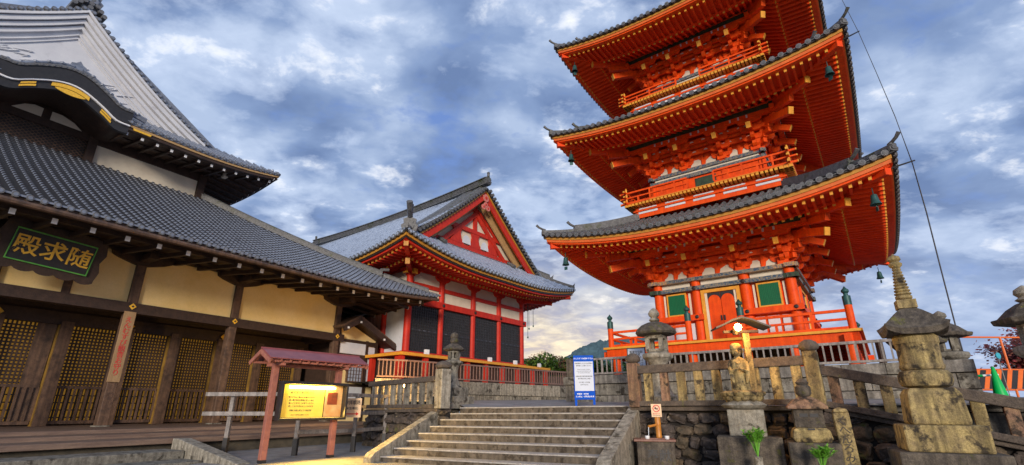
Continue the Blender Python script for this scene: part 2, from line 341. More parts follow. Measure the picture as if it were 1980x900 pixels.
def rafters(mb,sd,b0,b1,z0,z1,pitch,w,h,mi=0,mcap=1,clip=True,amin=0,amax=None,capl=.03):
    amax=sd.L if amax is None else amax; n=int((amax-amin)/pitch)
    for i in range(n+1):
        a=amin+(amax-amin-n*pitch)/2+i*pitch; lim=min(a,sd.L-a) if clip else 99
        if lim<b0+.06: continue
        be=min(b1,lim); f=(be-b0)/(b1-b0); L_=sd.lift(a,0)
        def q(bb,dz): v=sd.S+sd.A*a+sd.I*bb; return Vector((v.x,v.y,sd.z0+L_+dz))
        ze=z0+(z1-z0)*f
        mb.beam(q(b0,z0),q(be,ze),w,h,mi)
        dr=(q(b0,z0)-q(be,ze)).normalized()
        mb.beam(q(b0,z0)+dr*.001,q(b0,z0)+dr*capl,w*1.06,h*1.06,mcap)
def soffit(mb,sd,b0,b1,z0,z1,mi=0,n=24):
    for k in range(n):
        a0,a1=sd.L*k/n,sd.L*(k+1)/n
        def q(a,bb,dz): v=sd.S+sd.A*a+sd.I*bb; return (v.x,v.y,sd.z0+sd.lift(a,0)+dz)
        def lim(a): return min(a,sd.L-a)
        r=[]
        for a in (a0,a1):
            l=lim(a); s0=min(b0,l); s1=min(b1,l); f=(s1-b0)/(b1-b0)
            r.append((q(a,s0,z0),q(a,s1,z0+(z1-z0)*max(f,0))))
        if (Vector(r[0][0])-Vector(r[0][1])).length<1e-5 and (Vector(r[1][0])-Vector(r[1][1])).length<1e-5: continue
        mb.face([r[0][0],r[1][0],r[1][1],r[0][1]],mi)
def hipline(sd,d0,d1,n=14,dz=0.,end=False):
    out=[]
    for k in range(n+1):
        d=d0+(d1-d0)*k/n; a=sd.L-d if end else d
        out.append(sd.P(a,d,dz))
    return out
def ornament(mb,p,dr,s=1.,mi=0,horn=True):
    """ridge-end tile: shield, side curls and an up-swept round horn; dr points outward"""
    dr=Vector((dr[0],dr[1],0)).normalized(); sx=Vector((dr.y,-dr.x,0)); p=Vector(p)
    poly=[(-.20,-.05),(-.25,.12),(-.17,.18),(-.19,.32),(-.09,.36),(0,.47),(.09,.36),(.19,.32),(.17,.18),(.25,.12),(.20,-.05)]
    mb.ext([p+sx*x*s+Vector((0,0,z*s)) for x,z in poly],-dr*.13*s,mi)
    mb.ext([p+dr*.04*s+sx*x*.55*s+Vector((0,0,(.05+z*.6)*s)) for x,z in poly],-dr*.05*s,mi)
    if horn:
        mb.tube([p-dr*.25*s+Vector((0,0,.36*s)),p+Vector((0,0,.42*s)),p+dr*.22*s+Vector((0,0,.52*s)),p+dr*.42*s+Vector((0,0,.70*s))],[.075*s,.08*s,.08*s,.095*s],8,mi)
def upswept(mb,p,dr,s=1.,mi=0):
    """thin fin tip sweeping up at the outer end of a hip"""
    dr=Vector((dr[0],dr[1],0)).normalized(); sx=Vector((dr.y,-dr.x,0)); p=Vector(p)
    pr=[(-.5,.0),(.10,.0),(.20,.12),(.26,.42),(.16,.30),(.05,.22),(-.15,.22),(-.5,.24)]
    mb.ext([p-sx*.09*s+dr*x*s+Vector((0,0,z*s)) for x,z in pr],sx*.18*s,mi)
    mb.tube([p-dr*.1*s+Vector((0,0,.06*s)),p+dr*.22*s+Vector((0,0,.05*s))],.085*s,8,mi)

# ================================================================ PAGODA
PG=thing('pagoda','tall three-storey vermilion pagoda with dark tiled roofs and green windows','pagoda',(10.042,21.316,0),-.6375)
Rk=[Matrix.Rotation(PI/2*k,4,'Z') for k in range(4)]
def psides(E,z0,prof,up):
    return Side((-E,-E),(1,0),(0,1),2*E,z0,prof,up,2.3)
OCH=mat('ochre_trim',(.56,.26,.03),(.46,.20,.025),5,.6,grit=.12,streak=.1); OTN=mat('faded_orange_trim',(.74,.15,.02),(.62,.11,.015),5,.6,grit=.12)
TI=[dict(E=6.12,zm=7.70,up=.70,hp=3.44,zp=8.07,B=2.62,zb=6.51,top=3.0),
    dict(E=5.80,zm=12.97,up=.53,hp=3.13,zp=13.24,B=2.35,zb=11.67,top=2.85),
    dict(E=5.52,zm=18.02,up=.62,hp=2.85,zp=18.30,B=2.08,zb=16.72,top=.35)]
def bracket(mb,u,B,z0,zt,n=3,step=.25,diag=False):
    """stepped bracket cluster at wall position u, facing -y"""
    H=(zt-z0-.24)/n
    mb.box(u-.19,u+.19,-B-.17,-B+.15,z0,z0+.20)
    mb.box(u-.13,u+.13,-B-.12,-B+.1,z0-.07,z0)
    for k in range(n+1):
        zz=z0+.20+k*H*.92; off=B+k*step
        hl=.44 if k<n else .5
        # lateral arm with rounded under-ends
        pr=[(-hl,.10),(-hl+.02,.03),(-hl+.12,-.06),(hl-.12,-.06),(hl-.02,.03),(hl,.10),(hl,.14),(-hl,.14)]
        mb.ext([(u+x,-off-.07,zz+z) for x,z in pr],(0,.14,0))
        for x in (-hl+.09,0,hl-.09):
            mb.box(u+x-.085,u+x+.085,-off-.10,-off+.10,zz+.142,zz+.25)
            mb.box(u+x-.06,u+x+.06,-off-.085,-off+.085,zz+.105+.01,zz+.141)
        if k<n:
            L2=off+step+.10
            pr=[(-B+.1,.14),(-B+.1,-.06),(-L2+.12,-.06),(-L2+.02,.03),(-L2,.12),(-L2,.137)]
            mb.ext([(u-.073,y,zz+z+.004) for y,z in pr],(.146,0,0))
def tailbeam(mb,u,B,zin,out,zout,w=.17,h=.24):
    mb.beam((u,-B+.2,zin),(u,-out,zout),w,h,0)
    dv=(Vector((u,-out,zout))-Vector((u,-B+.2,zin))).normalized()
    p=Vector((u,-out,zout)); mb.beam(p+dv*.001,p+dv*.03,w*1.04,h*1.04,1)
for ti,T in enumerate(TI):
    E,zm,up,hp,zp,B,zb=[T[k] for k in ('E','zm','up','hp','zp','B','zb')]
    rf=MB(); ed=MB(); sf=MB(); br=[]; 
    D=E-T['top']
    prof=(lambda b: .16+.36*b+.035*b*b) if ti<2 else (lambda b:.16+.42*b+.055*b*b)
    sd=psides(E,zm,prof,up); sd.bm=lambda a,D=D,E=E: min(a,2*E-a,D)
    for k in range(4):
        for m_ in (rf,ed,sf): m_.M=Rk[k]
        if ti<2 or True:
            tiles(rf,sd,.29,.082,.36,.13,seg=5)
        # underlayer board edge (dark) and pale/yellow trims, vermilion fascia
        strip(ed,sd,-.09,.30,.06,.155,2,32)
        strip(ed,sd,0.0,.26,-.055,.058,3,32)
        strip(ed,sd,.035,.22,-.17,-.058,4,32)
        strip(ed,sd,.09,.18,-.235,-.172,0,32)
        # flying rafters, base rafters
        zr1=-.235; 
        rafters(sf,sd,.33,1.68,-.275,-.275+.10,.262,.085,.11,0,1,capl=.05)
        soffit(sf,sd,.12,1.75,-.21,-.10,2)
        strip(sf,sd,1.40,.16,-.20,-.10,0,24)
        b2=E-hp+.25
        rafters(sf,sd,1.50,b2,-.235,-.235+.46*(b2-1.5),.262,.09,.12,0,1)
        rafters(sf,sd,b2+.02,E-B-.02,-.235+.46*(b2-1.48),-.235+.46*(E-B-1.5),.262,.09,.12,0,0,capl=.002)
        soffit(sf,sd,1.45,E-B,-.17,-.17+.46*(E-B-1.45),2)
        # hip beam under the corner
        c0=Vector((-E+.18,-E+.18,zm+up-.36)); c1=Vector((-hp+.3,-hp+.3,zp+.14))
        sf.beam(c0,c1,.20,.26,0); dv=(c0-c1).normalized(); sf.beam(c0+dv*.001,c0+dv*.04,.21,.28,0)
        c0=Vector((-E+1.30,-E+1.30,zm+up*.62-.42)); sf.beam(c0,Vector((-B,-B,zp-.0)),.20,.26,0); dv=(c0-Vector((-B,-B,zp))).normalized(); sf.beam(c0+dv*.001,c0+dv*.035,.21,.27,1)
    # hips
    dd=1/math.sqrt(2); HPS=[]
    for k in range(4):
        hp_=MB(); HPS.append(hp_); hp_.M=Rk[k]
        pts=hipline(sd,.95,D,14,.02); hp_.sweep(pts,.26,.26); hp_.sweep([p+Vector((0,0,.262)) for p in pts],.17,.08)
        ornament(hp_,pts[0]+Vector((-.02,-.02,.0)),(-dd,-dd),.72)
        pts=hipline(sd,-.10,.92,8,.02); hp_.sweep(pts,.22,.15); 
        ornament(hp_,pts[0]+Vector((0,0,-.02)),(-dd,-dd),.62)
    roof=rf.build('roof',['tile2','tileend'],PG,True)
    ed.build('eave_trim',['orange','yellow','black',OCH,OTN],roof)
    sf.build('rafters',['orange2','yellow','orange2'],roof)
    for hp_ in HPS: hp_.build('hip_ridge',['tile2'],roof,True)
    # purlin + brackets
    pu=MB(); tb=MB()
    for k in range(4):
        pu.M=Rk[k]
        pu.box(-hp-.35,hp+.35,-hp-.09,-hp+.09,zp-.42,zp-.24,0)
        pu.box(-hp-.2,hp+.2,-hp-.10,-hp+.10,zp-.235,zp-.03,1)
        pu.box(-hp-.2,hp+.2,-hp-.125,-hp+.125,zp-.03,zp+.03,0)
        pu.box(-B-.5,B+.5,-B-.36,-B-.24,zp-.80,zp-.62,0)
        for j in range(14):
            x=-B+.2+(2*B-.4)*j/13
            if j%5: pu.box(x-.035,x+.035,-hp-.095,-hp-.088,zp-.40,zp-.26,2)
        # inner sloping cover with white slips
        for lv,(o_,zz) in enumerate(((.25,zp-.98),(.50,zp-.60))):
            for j in range(19):
                x=-B+.1+(2*B-.2)*j/18
                if j%6==0 or j%6==3: continue
                pu.ext([(x-.09,-B-o_-.062,zz),(x-.05,-B-o_-.062,zz+.055),(x+.05,-B-o_-.062,zz+.055),(x+.09,-B-o_-.062,zz)],(0,.02,0),3)
            pu.box(-B-.3,B+.3,-B-o_-.04,-B-o_+.04,zz-.09,zz+.12,0)
        pu.face([(-B,-B,zb),(B,-B,zb),(B,-B,zp+.5),(-B,-B,zp+.5)],0)
        for (x0,x1) in ((-2.2,-1.25),(-.62,.62),(1.25,2.2)):
            s_=B/2.62; xa,xb=x0*s_,x1*s_; xm=(xa+xb)/2; g=.09
            for (p,q) in ((xa,xm-g),(xm+g,xb)):
                pu.ext([(p,-B-.02,zb+.02),(q,-B-.02,zb+.02),(q,-B-.02,zb+.26),(q-(q-p)*.2,-B-.02,zb+.34),(p+(q-p)*.35,-B-.02,zb+.34) if p<xm and p!=xm+g else (q-(q-p)*.45,-B-.02,zb+.34),(p+(q-p)*.12,-B-.02,zb+.22)],(0,.03,0),3)
            pu.box(xm-.05,xm+.05,-B-.05,-B,zb,zb+.5,0)
    pu.build('purlin_frame',['orange','dkgreen','white','pale'],PG)
    s_=B/2.62
    for k in range(4):
        for j,u in enumerate((-2.45*s_,-.93*s_,.93*s_,2.45*s_)):
            b_=MB(); b_.M=Rk[k]; bracket(b_,u,B,zb,zp-.42)
            tailbeam(b_,u,B,zp-.30,hp+.42,zp-.92)
            b_.build('bracket',['orange','yellow'],PG)
        b_=MB(); b_.M=Rk[k]@Matrix.Rotation(-PI/4,4,'Z')
        Bd=B*1.414; hd=(zp-.42-zb-.24)/3
        for q in range(3):
            zz=zb+.22+q*hd*.92; b_.beam((0,-Bd+.3,zz+.04),(0,-Bd-.38*(q+1),zz+.04),.17,.20); b_.box(-.11,.11,-Bd-.36*(q+1)-.1,-Bd-.36*(q+1)+.1,zz+.145,zz+.27)
        b_.beam((0,-Bd+.3,zp-.32),(0,-(hp+.62)*1.414,zp-.98),.20,.28,0)
        b_.beam((0,-(hp+.62)*1.414,zp-.985),(0,-(hp+.65)*1.414,zp-.995),.21,.29,1)
        b_.beam((0,-Bd+.3,zp-.02),(0,-(hp+.75)*1.414,zp-.50),.20,.28,0)
        b_.build('corner_bracket',['orange','yellow'],PG)
# --- first storey body (local front is -y)
B=2.62
bd=MB()
bd.box(-B+.12,B-.12,-B+.12,B-.12,3.66,6.5,0)
body=bd.build('wall',['orange'],PG)
for k in range(4):
    for u in ((-B,-.95,.95) if True else ()):
        c=MB(); c.M=Rk[k]; c.lathe([(.19,3.66),(.19,6.36)],(u+ (.06 if u==-B else 0),-B+.06 if u==-B else -B+.09,0),14); c.build('column',['orange'],PG,True)
fz=MB()
for k in range(4):
    fz.M=Rk[k]
    fz.box(-B-.30,B+.30,-B-.20,-B+.16,6.36,6.51,4)        # gilt ends / upper band
    fz.box(-B+.55,B-.55,-B-.206,-B-.2,6.37,6.50,1)
    fz.box(-B-.26,B+.26,-B-.205,-B+.12,5.96,6.12,1)
    fz.box(-B-.262,-B+.25,-B-.212,-B+.10,5.955,6.125,5); fz.box(B-.25,B+.262,-B-.212,-B+.10,5.955,6.125,5)
    for x0,x1 in ((-2.38,-1.18),(-.73,.73),(1.18,2.38)): fz.box(x0,x1,-B+.06,-B+.10,6.13,6.35,2)
    for u in (-B,-.95,.95,B):
        fz.M=Rk[k]@Matrix.Translation((u,-B-.215,6.04))@Matrix.Rotation(PI/2,4,'X'); fz.lathe([(.085,0),(.085,.02),(.04,.05)],n=12,mi=3)
        fz.M=Rk[k]@Matrix.Translation((u,-B-.255,4.82))@Matrix.Rotation(PI/2,4,'X'); fz.lathe([(.075,0),(.075,.02),(.035,.045)],n=12,mi=3); fz.M=Rk[k]
    # sill and lower beams
    fz.box(-B-.25,-.72,-B-.24,-B+.1,4.70,4.93,0); fz.box(.72,B+.25,-B-.24,-B+.1,4.70,4.93,0)
    fz.box(-B-.2,-.72,-B-.18,-B+.1,3.66,3.90,0); fz.box(.72,B+.2,-B-.18,-B+.1,3.66,3.90,0)
fz.build('painted_frieze',['orange','frz','pale','black','frz2','dkgreen'],PG)
for k in (0,1,2,3):
    for sgn in (-1,1):
        w=MB(); w.M=Rk[k]; xc=1.78*sgn
        w.box(xc-.40,xc+.40,-B-.0,-B+.12,4.94,5.94,0)
        for (a,b,c,d_) in ((-.42,-.36,4.96,5.92),(.36,.42,4.96,5.92),(-.36,.36,5.86,5.92),(-.36,.36,4.96,5.02)):
            w.box(xc+a,xc+b,-B-.03,-B-.001,c,d_,1)
        for s2 in (-1,1): w.box(xc+s2*.53-.04,xc+s2*.53+.04,-B+.055,-B+.115,4.96,5.90,2)
        w.build('window',['orange','yellow','pale'],PG)
        g=MB(); g.M=Rk[k]; g.box(xc-.355,xc+.355,-B-.02,-B-.004,5.02,5.86,0)
        for j in range(12): x=xc-.33+j*.06; g.box(x-.012,x+.012,-B-.034,-B-.021,5.02,5.86,0)
        g.build('shutter',['green'],PG)
        for s2 in ((-.5,),( .5,))[0:1]:
            p=MB(); p.M=Rk[k]
            for (a,b) in ((-.62,-.30),(-.2,.2),(.30,.62)): p.box(xc+a,xc+b,-B+.06,-B+.11,3.95,4.62,0)
            p.build('lower_panel',['white'],PG)
    dr=MB(); dr.M=Rk[k]
    for (a,b,c,d_) in ((-.75,-.62,3.7,5.93),(.62,.75,3.7,5.93),(-.62,.62,5.80,5.93)): dr.box(a,b,-B-.07,-B+.1,c,d_,0)
    for s2 in (-1,1): dr.box(s2*.565-.05,s2*.565+.05,-B-.02,-B+.1,3.75,5.79,1)
    df=dr.build('door_frame',['yellow','pale'],PG)
    for s2 in (-1,1):
        p=MB(); p.M=Rk[k]; x0,x1=(0.01,.50) if s2>0 else (-.50,-.01)
        p.box(x0,x1,-B-.01,-B+.1,3.75,5.78,0); xm=(x0+x1)/2
        # black iron strap outlining the arched head
        for q in range(9):
            a0=PI*q/9; a1=PI*(q+1)/9
            pts=[(xm+.245*math.cos(a0),5.45+.24*math.sin(a0)),(xm+.245*math.cos(a1),5.45+.24*math.sin(a1))]
            top=5.78
            p.ext([(pts[0][0],-B-.012,pts[0][1]),(pts[1][0],-B-.012,pts[1][1]),(pts[1][0],-B-.012,top),(pts[0][0],-B-.012,top)],(0,-.01,0),1)
        p.box(-s2*-.06-.03,-s2*-.06+.03,-B-.04,-B-.012,4.62,4.82,1)
        p.build('door',['orange','black'],PG)
# --- veranda of the first storey
ve=MB(); HV=4.45
for k in range(4):
    ve.M=Rk[k]
    ve.box(-HV-.0,HV,-HV,-HV+.05,3.58,3.665,1); 
    ve.box(-HV+.10,HV-.10,-HV+.10,-HV+.30,3.22,3.575,0)
    ve.box(-HV-.14,-HV+.38,-HV+.32,-HV+.52,3.26,3.52,0)
ve.M=Matrix.Identity(4)
ve.box(-HV+.052,HV-.052,-HV+.052,HV-.052,3.585,3.66,0)
for k in range(4):
    ve.M=Rk[k]
    for j in range(-3,4): ve.box(j*1.3-.08,j*1.3+.08,-HV+.31,0,3.36,3.58,0)
ve.M=Matrix.Identity(4)
ver=ve.build('veranda',['orange','yellow'],PG)
for k in range(4):
    for u in (-4.05,-2.45,-.95,.95,2.45):
        p=MB(); p.M=Rk[k]; p.lathe([(.17,2.40),(.17,3.30)],(u,-4.05,0),12); p.build('veranda_post',['orange'],PG,True)
core=MB(); core.box(-2.6,2.6,-2.6,2.6,2.4,3.57,0)
core.build('underfloor',['stoned'],PG)
def railing(mb,HR,z,hgt,gap=None,step=1.0,mi=0,cap=1,lift=.0,ends=True,wd=.09):
    """one side of a railing facing -y"""
    segs=[(-HR,HR)] if not gap else [(-HR,gap[0]),(gap[1],HR)]
    for a,b in segs:
        e0=.28 if (ends and a==-HR) else 0; e1=.28 if (ends and b==HR) else 0
        for zz,h_ in ((z+.05,wd*1.2),(z+hgt*.55,wd*.8),(z+hgt,wd)):
            ee0,ee1=(e0,e1)
            mb.box(a-ee0,b+ee1,-HR-wd/2,-HR+wd/2,zz-h_/2,zz+h_/2,mi)
            if ends and cap is not None:
                if a==-HR: mb.box(a-ee0-.03,a-ee0-.001,-HR-wd*.55,-HR+wd*.55,zz-h_*.55,zz+h_*.55,cap)
                if b==HR: mb.box(b+ee1+.001,b+ee1+.03,-HR-wd*.55,-HR+wd*.55,zz-h_*.55,zz+h_*.55,cap)
        n=max(1,round((b-a)/step))
        for j in range(n+1):
            x=a+(b-a)*j/n; mb.box(x-wd*.45,x+wd*.45,-HR-wd*.52,-HR+wd*.52,z+.1,z+hgt*(.52 if j%2 and n>2 else .96),mi)
ra=MB()
for k in range(4):
    ra.M=Rk[k]; railing(ra,4.2,3.67,.62,gap=(-.95,.95) if k==0 else None,step=1.05,ends=False,cap=None)
rail=ra.build('railing',['orange','yellow'],PG)
def giboshi(mb,x,y,z,h,r):
    mb.lathe([(r,0),(r,h)],(x,y,z),12,0)
    mb.lathe([(r*1.06,h),(r*1.06,h+.30),(r*.6,h+.32),(r*.55,h+.38),(r*1.0,h+.44),(r*.95,h+.50),(r*.4,h+.56),(r*.12,h+.62)],(x,y,z),12,1)
for (x,y) in ((-4.2,-4.2),(4.2,-4.2),(4.2,4.2),(-4.2,4.2),(-.95,-4.2),(.95,-4.2)):
    g=MB(); giboshi(g,x,y,3.67,.78,.115); g.build('rail_post',['orange','bronze'],PG,True)
# --- upper verandas and bodies
for (HV,zf,B,zb,sk0,rh) in ((3.45,10.20,2.35,11.67,9.55,.56),(3.22,15.66,2.08,16.72,15.0,.44)):
    v=MB(); r_=MB(); w=MB()
    for k in range(4):
        for m_ in (v,r_,w): m_.M=Rk[k]
        v.box(-3.1*HV/3.45,3.1*HV/3.45,-3.1*HV/3.45,-3.1*HV/3.45+.08,sk0,zf-.12,0)
        hb=3.1*HV/3.45
        v.box(-hb-.05,hb+.05,-hb-.06,-hb-.002,sk0+.30,sk0+.37,0)
        for j in range(5):
            x=-hb+hb*.4*j+hb*.2; mi=2
            v.ext([(x-.42,-hb-.03,sk0+.40),(x+.42,-hb-.03,sk0+.40),(x+.42,-hb-.03,sk0+.44),(x+.30,-hb-.03,sk0+.47),(x+.24,-hb-.03,zf-.20),(x-.24,-hb-.03,zf-.20),(x-.30,-hb-.03,sk0+.47),(x-.42,-hb-.03,sk0+.44)],(0,.029,0),2)
            v.box(x-.45,x+.45,-hb-.02,-hb-.001,sk0+.19,sk0+.28,2)
        for j in range(41):
            x=-HV+.08+(2*HV-.16)*j/40; v.box(x-.055,x+.055,-HV+.0,-hb+.1,zf-.12,zf-.02,1)
        v.box(-HV,HV,-HV+.02,-HV+1.2,zf-.02,zf+.03,0); v.box(-HV-.0,HV,-HV-.0,-HV+.019,zf-.005,zf+.02,1)
        railing(r_,HV-.1,zf+.03,rh,gap=(-.55,.55) if k==0 else None,step=.62,wd=.075)
        for s2 in (-1,1):
            r_.lathe([(.05,zf+.03),(.05,zf+rh+.22),(.02,zf+rh+.30)],(s2*(HV-.1) if s2<0 else 99,-(HV-.1),0),8,1) if s2<0 else None
        w.box(-B+.05,B-.05,-B+.0,-B+.1,zf,zb,0)
        w.box(-B-.2,B+.2,-B-.12,-B-.002,zb-.16,zb-.01,1); w.box(-B-.15,B+.15,-B-.10,-B-.002,zb-.45,zb-.27,1); w.box(-B+.1,B-.1,-B-.04,-B-.003,zb-.27,zb-.17,2)
        for u in (-B,-B*.36,B*.36,B): w.box(u-.13,u+.13,-B-.05,-B-.001,zf,zb-.46,0)
        w.box(-.45,.45,-B-.03,-B-.001,zf+.1,zb-.55,3)
    v.build('upper_veranda',['orange','yellow','white'],PG); r_.build('upper_railing',['orange','yellow'],PG); w.build('upper_wall',['orange','frz','pale','dkgreen'],PG)
fin=MB(); fin.box(-.5,.5,-.5,.5,21.6,22.3); fin.lathe([(.5,22.3),(.45,22.6),(.1,22.8),(.08,23)],n=14)
for q in range(9): fin.lathe([(.08,23+q*.55),(.42-.02*q,23.1+q*.55),(.42-.02*q,23.2+q*.55),(.08,23.3+q*.55)],n=14)
fin.lathe([(.08,22.9),(.07,28.3),(.16,28.6),(.02,29)],n=10)
fin.build('spire',['bronze'],PG,True)
# ---- wind bells hang free from the eave corners
def bell(mb):
    mb.tube([(0,0,0),(0,0,-.22)],.014,6); mb.lathe([(.02,-.20),(.085,-.24),(.10,-.34),(.115,-.46),(.16,-.56),(.13,-.555),(.10,-.47)],n=14,caps=False)
    mb.lathe([(.005,-.24),(.084,-.241)],n=14,caps=False)
    mb.tube([(0,0,-.3),(0,0,-.66)],.008,5); mb.box(-.08,.08,-.004,.004,-.78,-.64)
b0=None; cor=[(-1,-1,'at the left corner'),(1,-1,'at the right corner'),(1,1,'at the far right corner'),(-1,1,'at the far left corner')]
CPY,SPY=math.cos(-.6375),math.sin(-.6375)
for ti,T in enumerate(TI):
    for (sx,sy,wh) in cor:
        if (sx,sy)==(-1,1): continue
        if (sx,sy)==(1,1) and ti>0: continue
        hb=T['E']-.62; x=sx*hb; y=sy*hb; wx=10.042+x*CPY-y*SPY; wy=21.316+x*SPY+y*CPY
        lab='green bronze wind bell hanging %s of the pagoda %s roof'%(wh,('lowest','middle','top')[ti])
        if b0 is None:
            mb=MB(); bell(mb); b0=mb.build('wind_bell',['bronze'],None,True); o=b0
        else: o=b0.copy(); C.objects.link(o)
        o.location=(wx,wy,T['zm']+T['up']*.8-.50); o.rotation_euler=(0,0,.3+ti*.5+sx); tag(o,lab,'bell','bells under the pagoda eaves')
# ================================================================ GREAT HALL at the left (local x along the front, -y towards the street)
HL=thing('temple_hall','dark timber temple hall with cream plaster, grey tiles and a white gable, far left','temple hall',(-14.4315,17.9889,0),PI/2-.5681)
dk=MB()
dk.box(-9,10.2,-3.3,7,.30,.66,0); dk.box(-9,9.9,-4.6,-3.302,.30,.56,0); dk.box(-9,9.0,-5.85,-4.602,.32,.46,0)
dk.build('porch_floor',['deck'],HL,bev=.015)
un=MB(); un.box(-9,9.8,-4.6,6.8,-.3,.295,0); un.box(-9,8.8,-5.6,-4.6,-.3,.31,0); un.build('porch_base',['earth'],HL)
ws=MB(); ws.box(-9,-.36,-7.0,-5.87,-.7,.20,0); ws.box(-9,-.36,-8.0,-7.01,-.9,.0,0); ws.box(-9,-.36,-9.1,-8.01,-1.1,-.2,0)
ws.build('front_steps',['stone'],HL,bev=.02)
ck=MB(); ck.ext([(-.34,-6.15,.47),(-.34,-6.15,-.6),(-.34,-9.5,-.8),(-.34,-9.5,.0),(-.34,-6.45,.47)],(.36,0,0)); ck.build('stair_kerb',['stonel'],HL,bev=.015)
# posts, lintel, plaster
for s_ in (-3.85,0,3.85,9.3):
    p=MB(); p.box(s_-.16,s_+.16,-.16,.16,.60,6.6); p.box(s_-.22,s_+.22,-.22,.22,.60,.70,1); p.build('porch_post',['mwood','stone'],HL,bev=.02)
for s_ in (-7.7,): 
    p=MB(); p.box(s_-.16,s_+.16,-.16,.16,.60,6.6); p.build('porch_post',['mwood'],HL)
li=MB(); li.box(-9,9.75,-.19,.19,4.66,5.04,0); li.box(9.11,9.49,-.1,6,4.66,5.02,0)
for s_ in (-3.85,0,3.85,9.3):
    o_=li.M; li.M=Matrix.Translation((s_,-.20,4.90))@Matrix.Rotation(PI/4,4,'Y'); li.box(-.085,.085,-.02,0,-.085,.085,1); li.box(-.03,.03,-.035,-.02,-.03,.03,0); li.M=o_
li.build('lintel',['dwood','gold'],HL)
for (a,b) in ((-7.5,-4.02),(-3.68,-2.10),(-1.85,-.17),(.17,3.68),(4.02,9.13)):
    p=MB(); p.box(a,b,-.04,.04,5.042,6.98); p.build('plaster_panel',['cream'],HL)
p=MB(); p.box(-2.09,-1.86,-.07,.05,5.042,6.6); p.box(9.26,9.34,.17,6,5.03,6.9,1); p.build('short_strut',['mwood','cream'],HL)
bk=MB()
for s_ in (-3.85,0,3.85,9.3):    # boat-shaped bracket arms above the posts
    pr=[(-1.05,.42),(-1.0,.26),(-.78,.16),(-.40,.05),(-.2,0),(.2,0),(.40,.05),(.78,.16),(1.0,.26),(1.05,.42)]
    bk.ext([(s_+x,-.22,6.50+z) for x,z in pr],(0,.40,0))
    bk.box(s_-.16,s_+.16,-1.15,.2,6.62,6.86,0)
bk.box(-9,10.4,-.24,.24,6.92,7.16,0); bk.box(-9,10.9,-1.25,-1.02,6.86,7.04,0); bk.box(9.1,9.5,-1.2,8,6.9,7.12,0); bk.box(10.3,10.52,-1.2,8,6.84,7.04,0)
bk.build('bracket_beams',['dwood'],HL)
# recessed front wall with gilded lattice, its backing glowing by emission
wl=MB(); wl.box(-9,9.4,2.62,2.8,.66,6.5,0); wl.box(-9,9.4,2.30,2.60,4.28,4.75,0); wl.box(9.2,9.4,2.8,9,.66,6.5,1)
wl.box(-9,9.1,.3,2.6,5.2,5.25,0)
wl.build('inner_wall',['dwood','cream'],HL)
BRS=mat('tarnished_brass_edge',(.30,.17,.03),(.16,.09,.02),3,.5,spec=.3)
posts=[-4.9,-3.0,-1.05,.95,2.72,4.7,6.6,8.9]
for s_ in posts:
    p=MB(); p.box(s_-.19,s_+.19,2.22,2.6,.66,4.4); p.box(s_-.215,s_-.192,2.30,2.55,.66,4.28,1); p.box(s_+.192,s_+.215,2.30,2.55,.66,4.28,1); p.build('inner_post',['mwood',BRS],HL)
for s_ in (-3.0,.95,4.7):
    p=MB(); p.M=Matrix.Translation((s_,2.21,4.50))@Matrix.Rotation(PI/4,4,'Y'); p.box(-.09,.09,-.02,0,-.09,.09); p.build('nail_cover',['gold'],HL)
for a,b in zip(posts,posts[1:]):
    a+=.24; b-=.24; g=MB()
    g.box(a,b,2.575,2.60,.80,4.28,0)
    nv=int((b-a)/.115)
    for j in range(nv+1): x=a+(b-a)*j/nv; g.box(x-.026,x+.026,2.50,2.545,.80,4.28,1)
    for j in range(17): z=2.14+j*.125; g.box(a,b,2.515,2.555,z-.027,z+.027,1)
    for j in range(5): z=.95+j*.26; g.box(a,b,2.515,2.555,z-.02,z+.02,1)
    g.box(a,b,2.44,2.56,1.98,2.08,2); g.box(a,b,2.44,2.56,.72,.84,2)
    m_=(b-a)/2; g.box(a+m_*1.25,b,2.47,2.50,.85,4.28,3) if int(a*10)%3==0 else None
    n2=int((b-a)/.17)
    for j in range(n2+1): x=a+(b-a)*j/n2; g.box(x-.035,x+.035,2.42,2.47,.84,1.98,2)
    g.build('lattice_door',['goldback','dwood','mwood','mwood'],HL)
# ---- lower roof
up_=.48
pr1=lambda b: .17+.50*b+.0075*b*b
EO=3.7; sR=13.05
LW=sR+9.5
lo=Side((-9.5,-EO),(1,0),(0,1),LW,6.72,pr1,up_,3.2)
lo.bm=lambda a: min(LW-a,9.3)
lo.lift=lambda a,b,L_=LW: up_*max(0,(a-(L_-8.5))/8.5)**2.2
lr=Side((sR,-EO),(0,1),(-1,0),24,6.72,pr1,up_,3.2); lr.lift=lambda a,b: up_*max(0,(8.5-a)/8.5)**2.2; lr.bm=lambda a: min(a,9.3)
rf=MB(); tiles(rf,lo,.30,.055,.27,.10,endr=.085,seg=5,mi=0,me=1,saw=.055,lip_shade=2); tiles(rf,lr,.30,.055,.27,.10,endr=.085,mi=0,me=1,saw=.055,lip_shade=2)  # black lip faces paint in the gap shadow between tile courses
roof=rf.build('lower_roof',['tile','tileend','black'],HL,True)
ev=MB()
def strip2(mb,sd,b,w,z0,z1,mi,a0,a1,n=24): strip(mb,sd,b,w,z0,z1,mi,n,a0=a0,a1=a1)
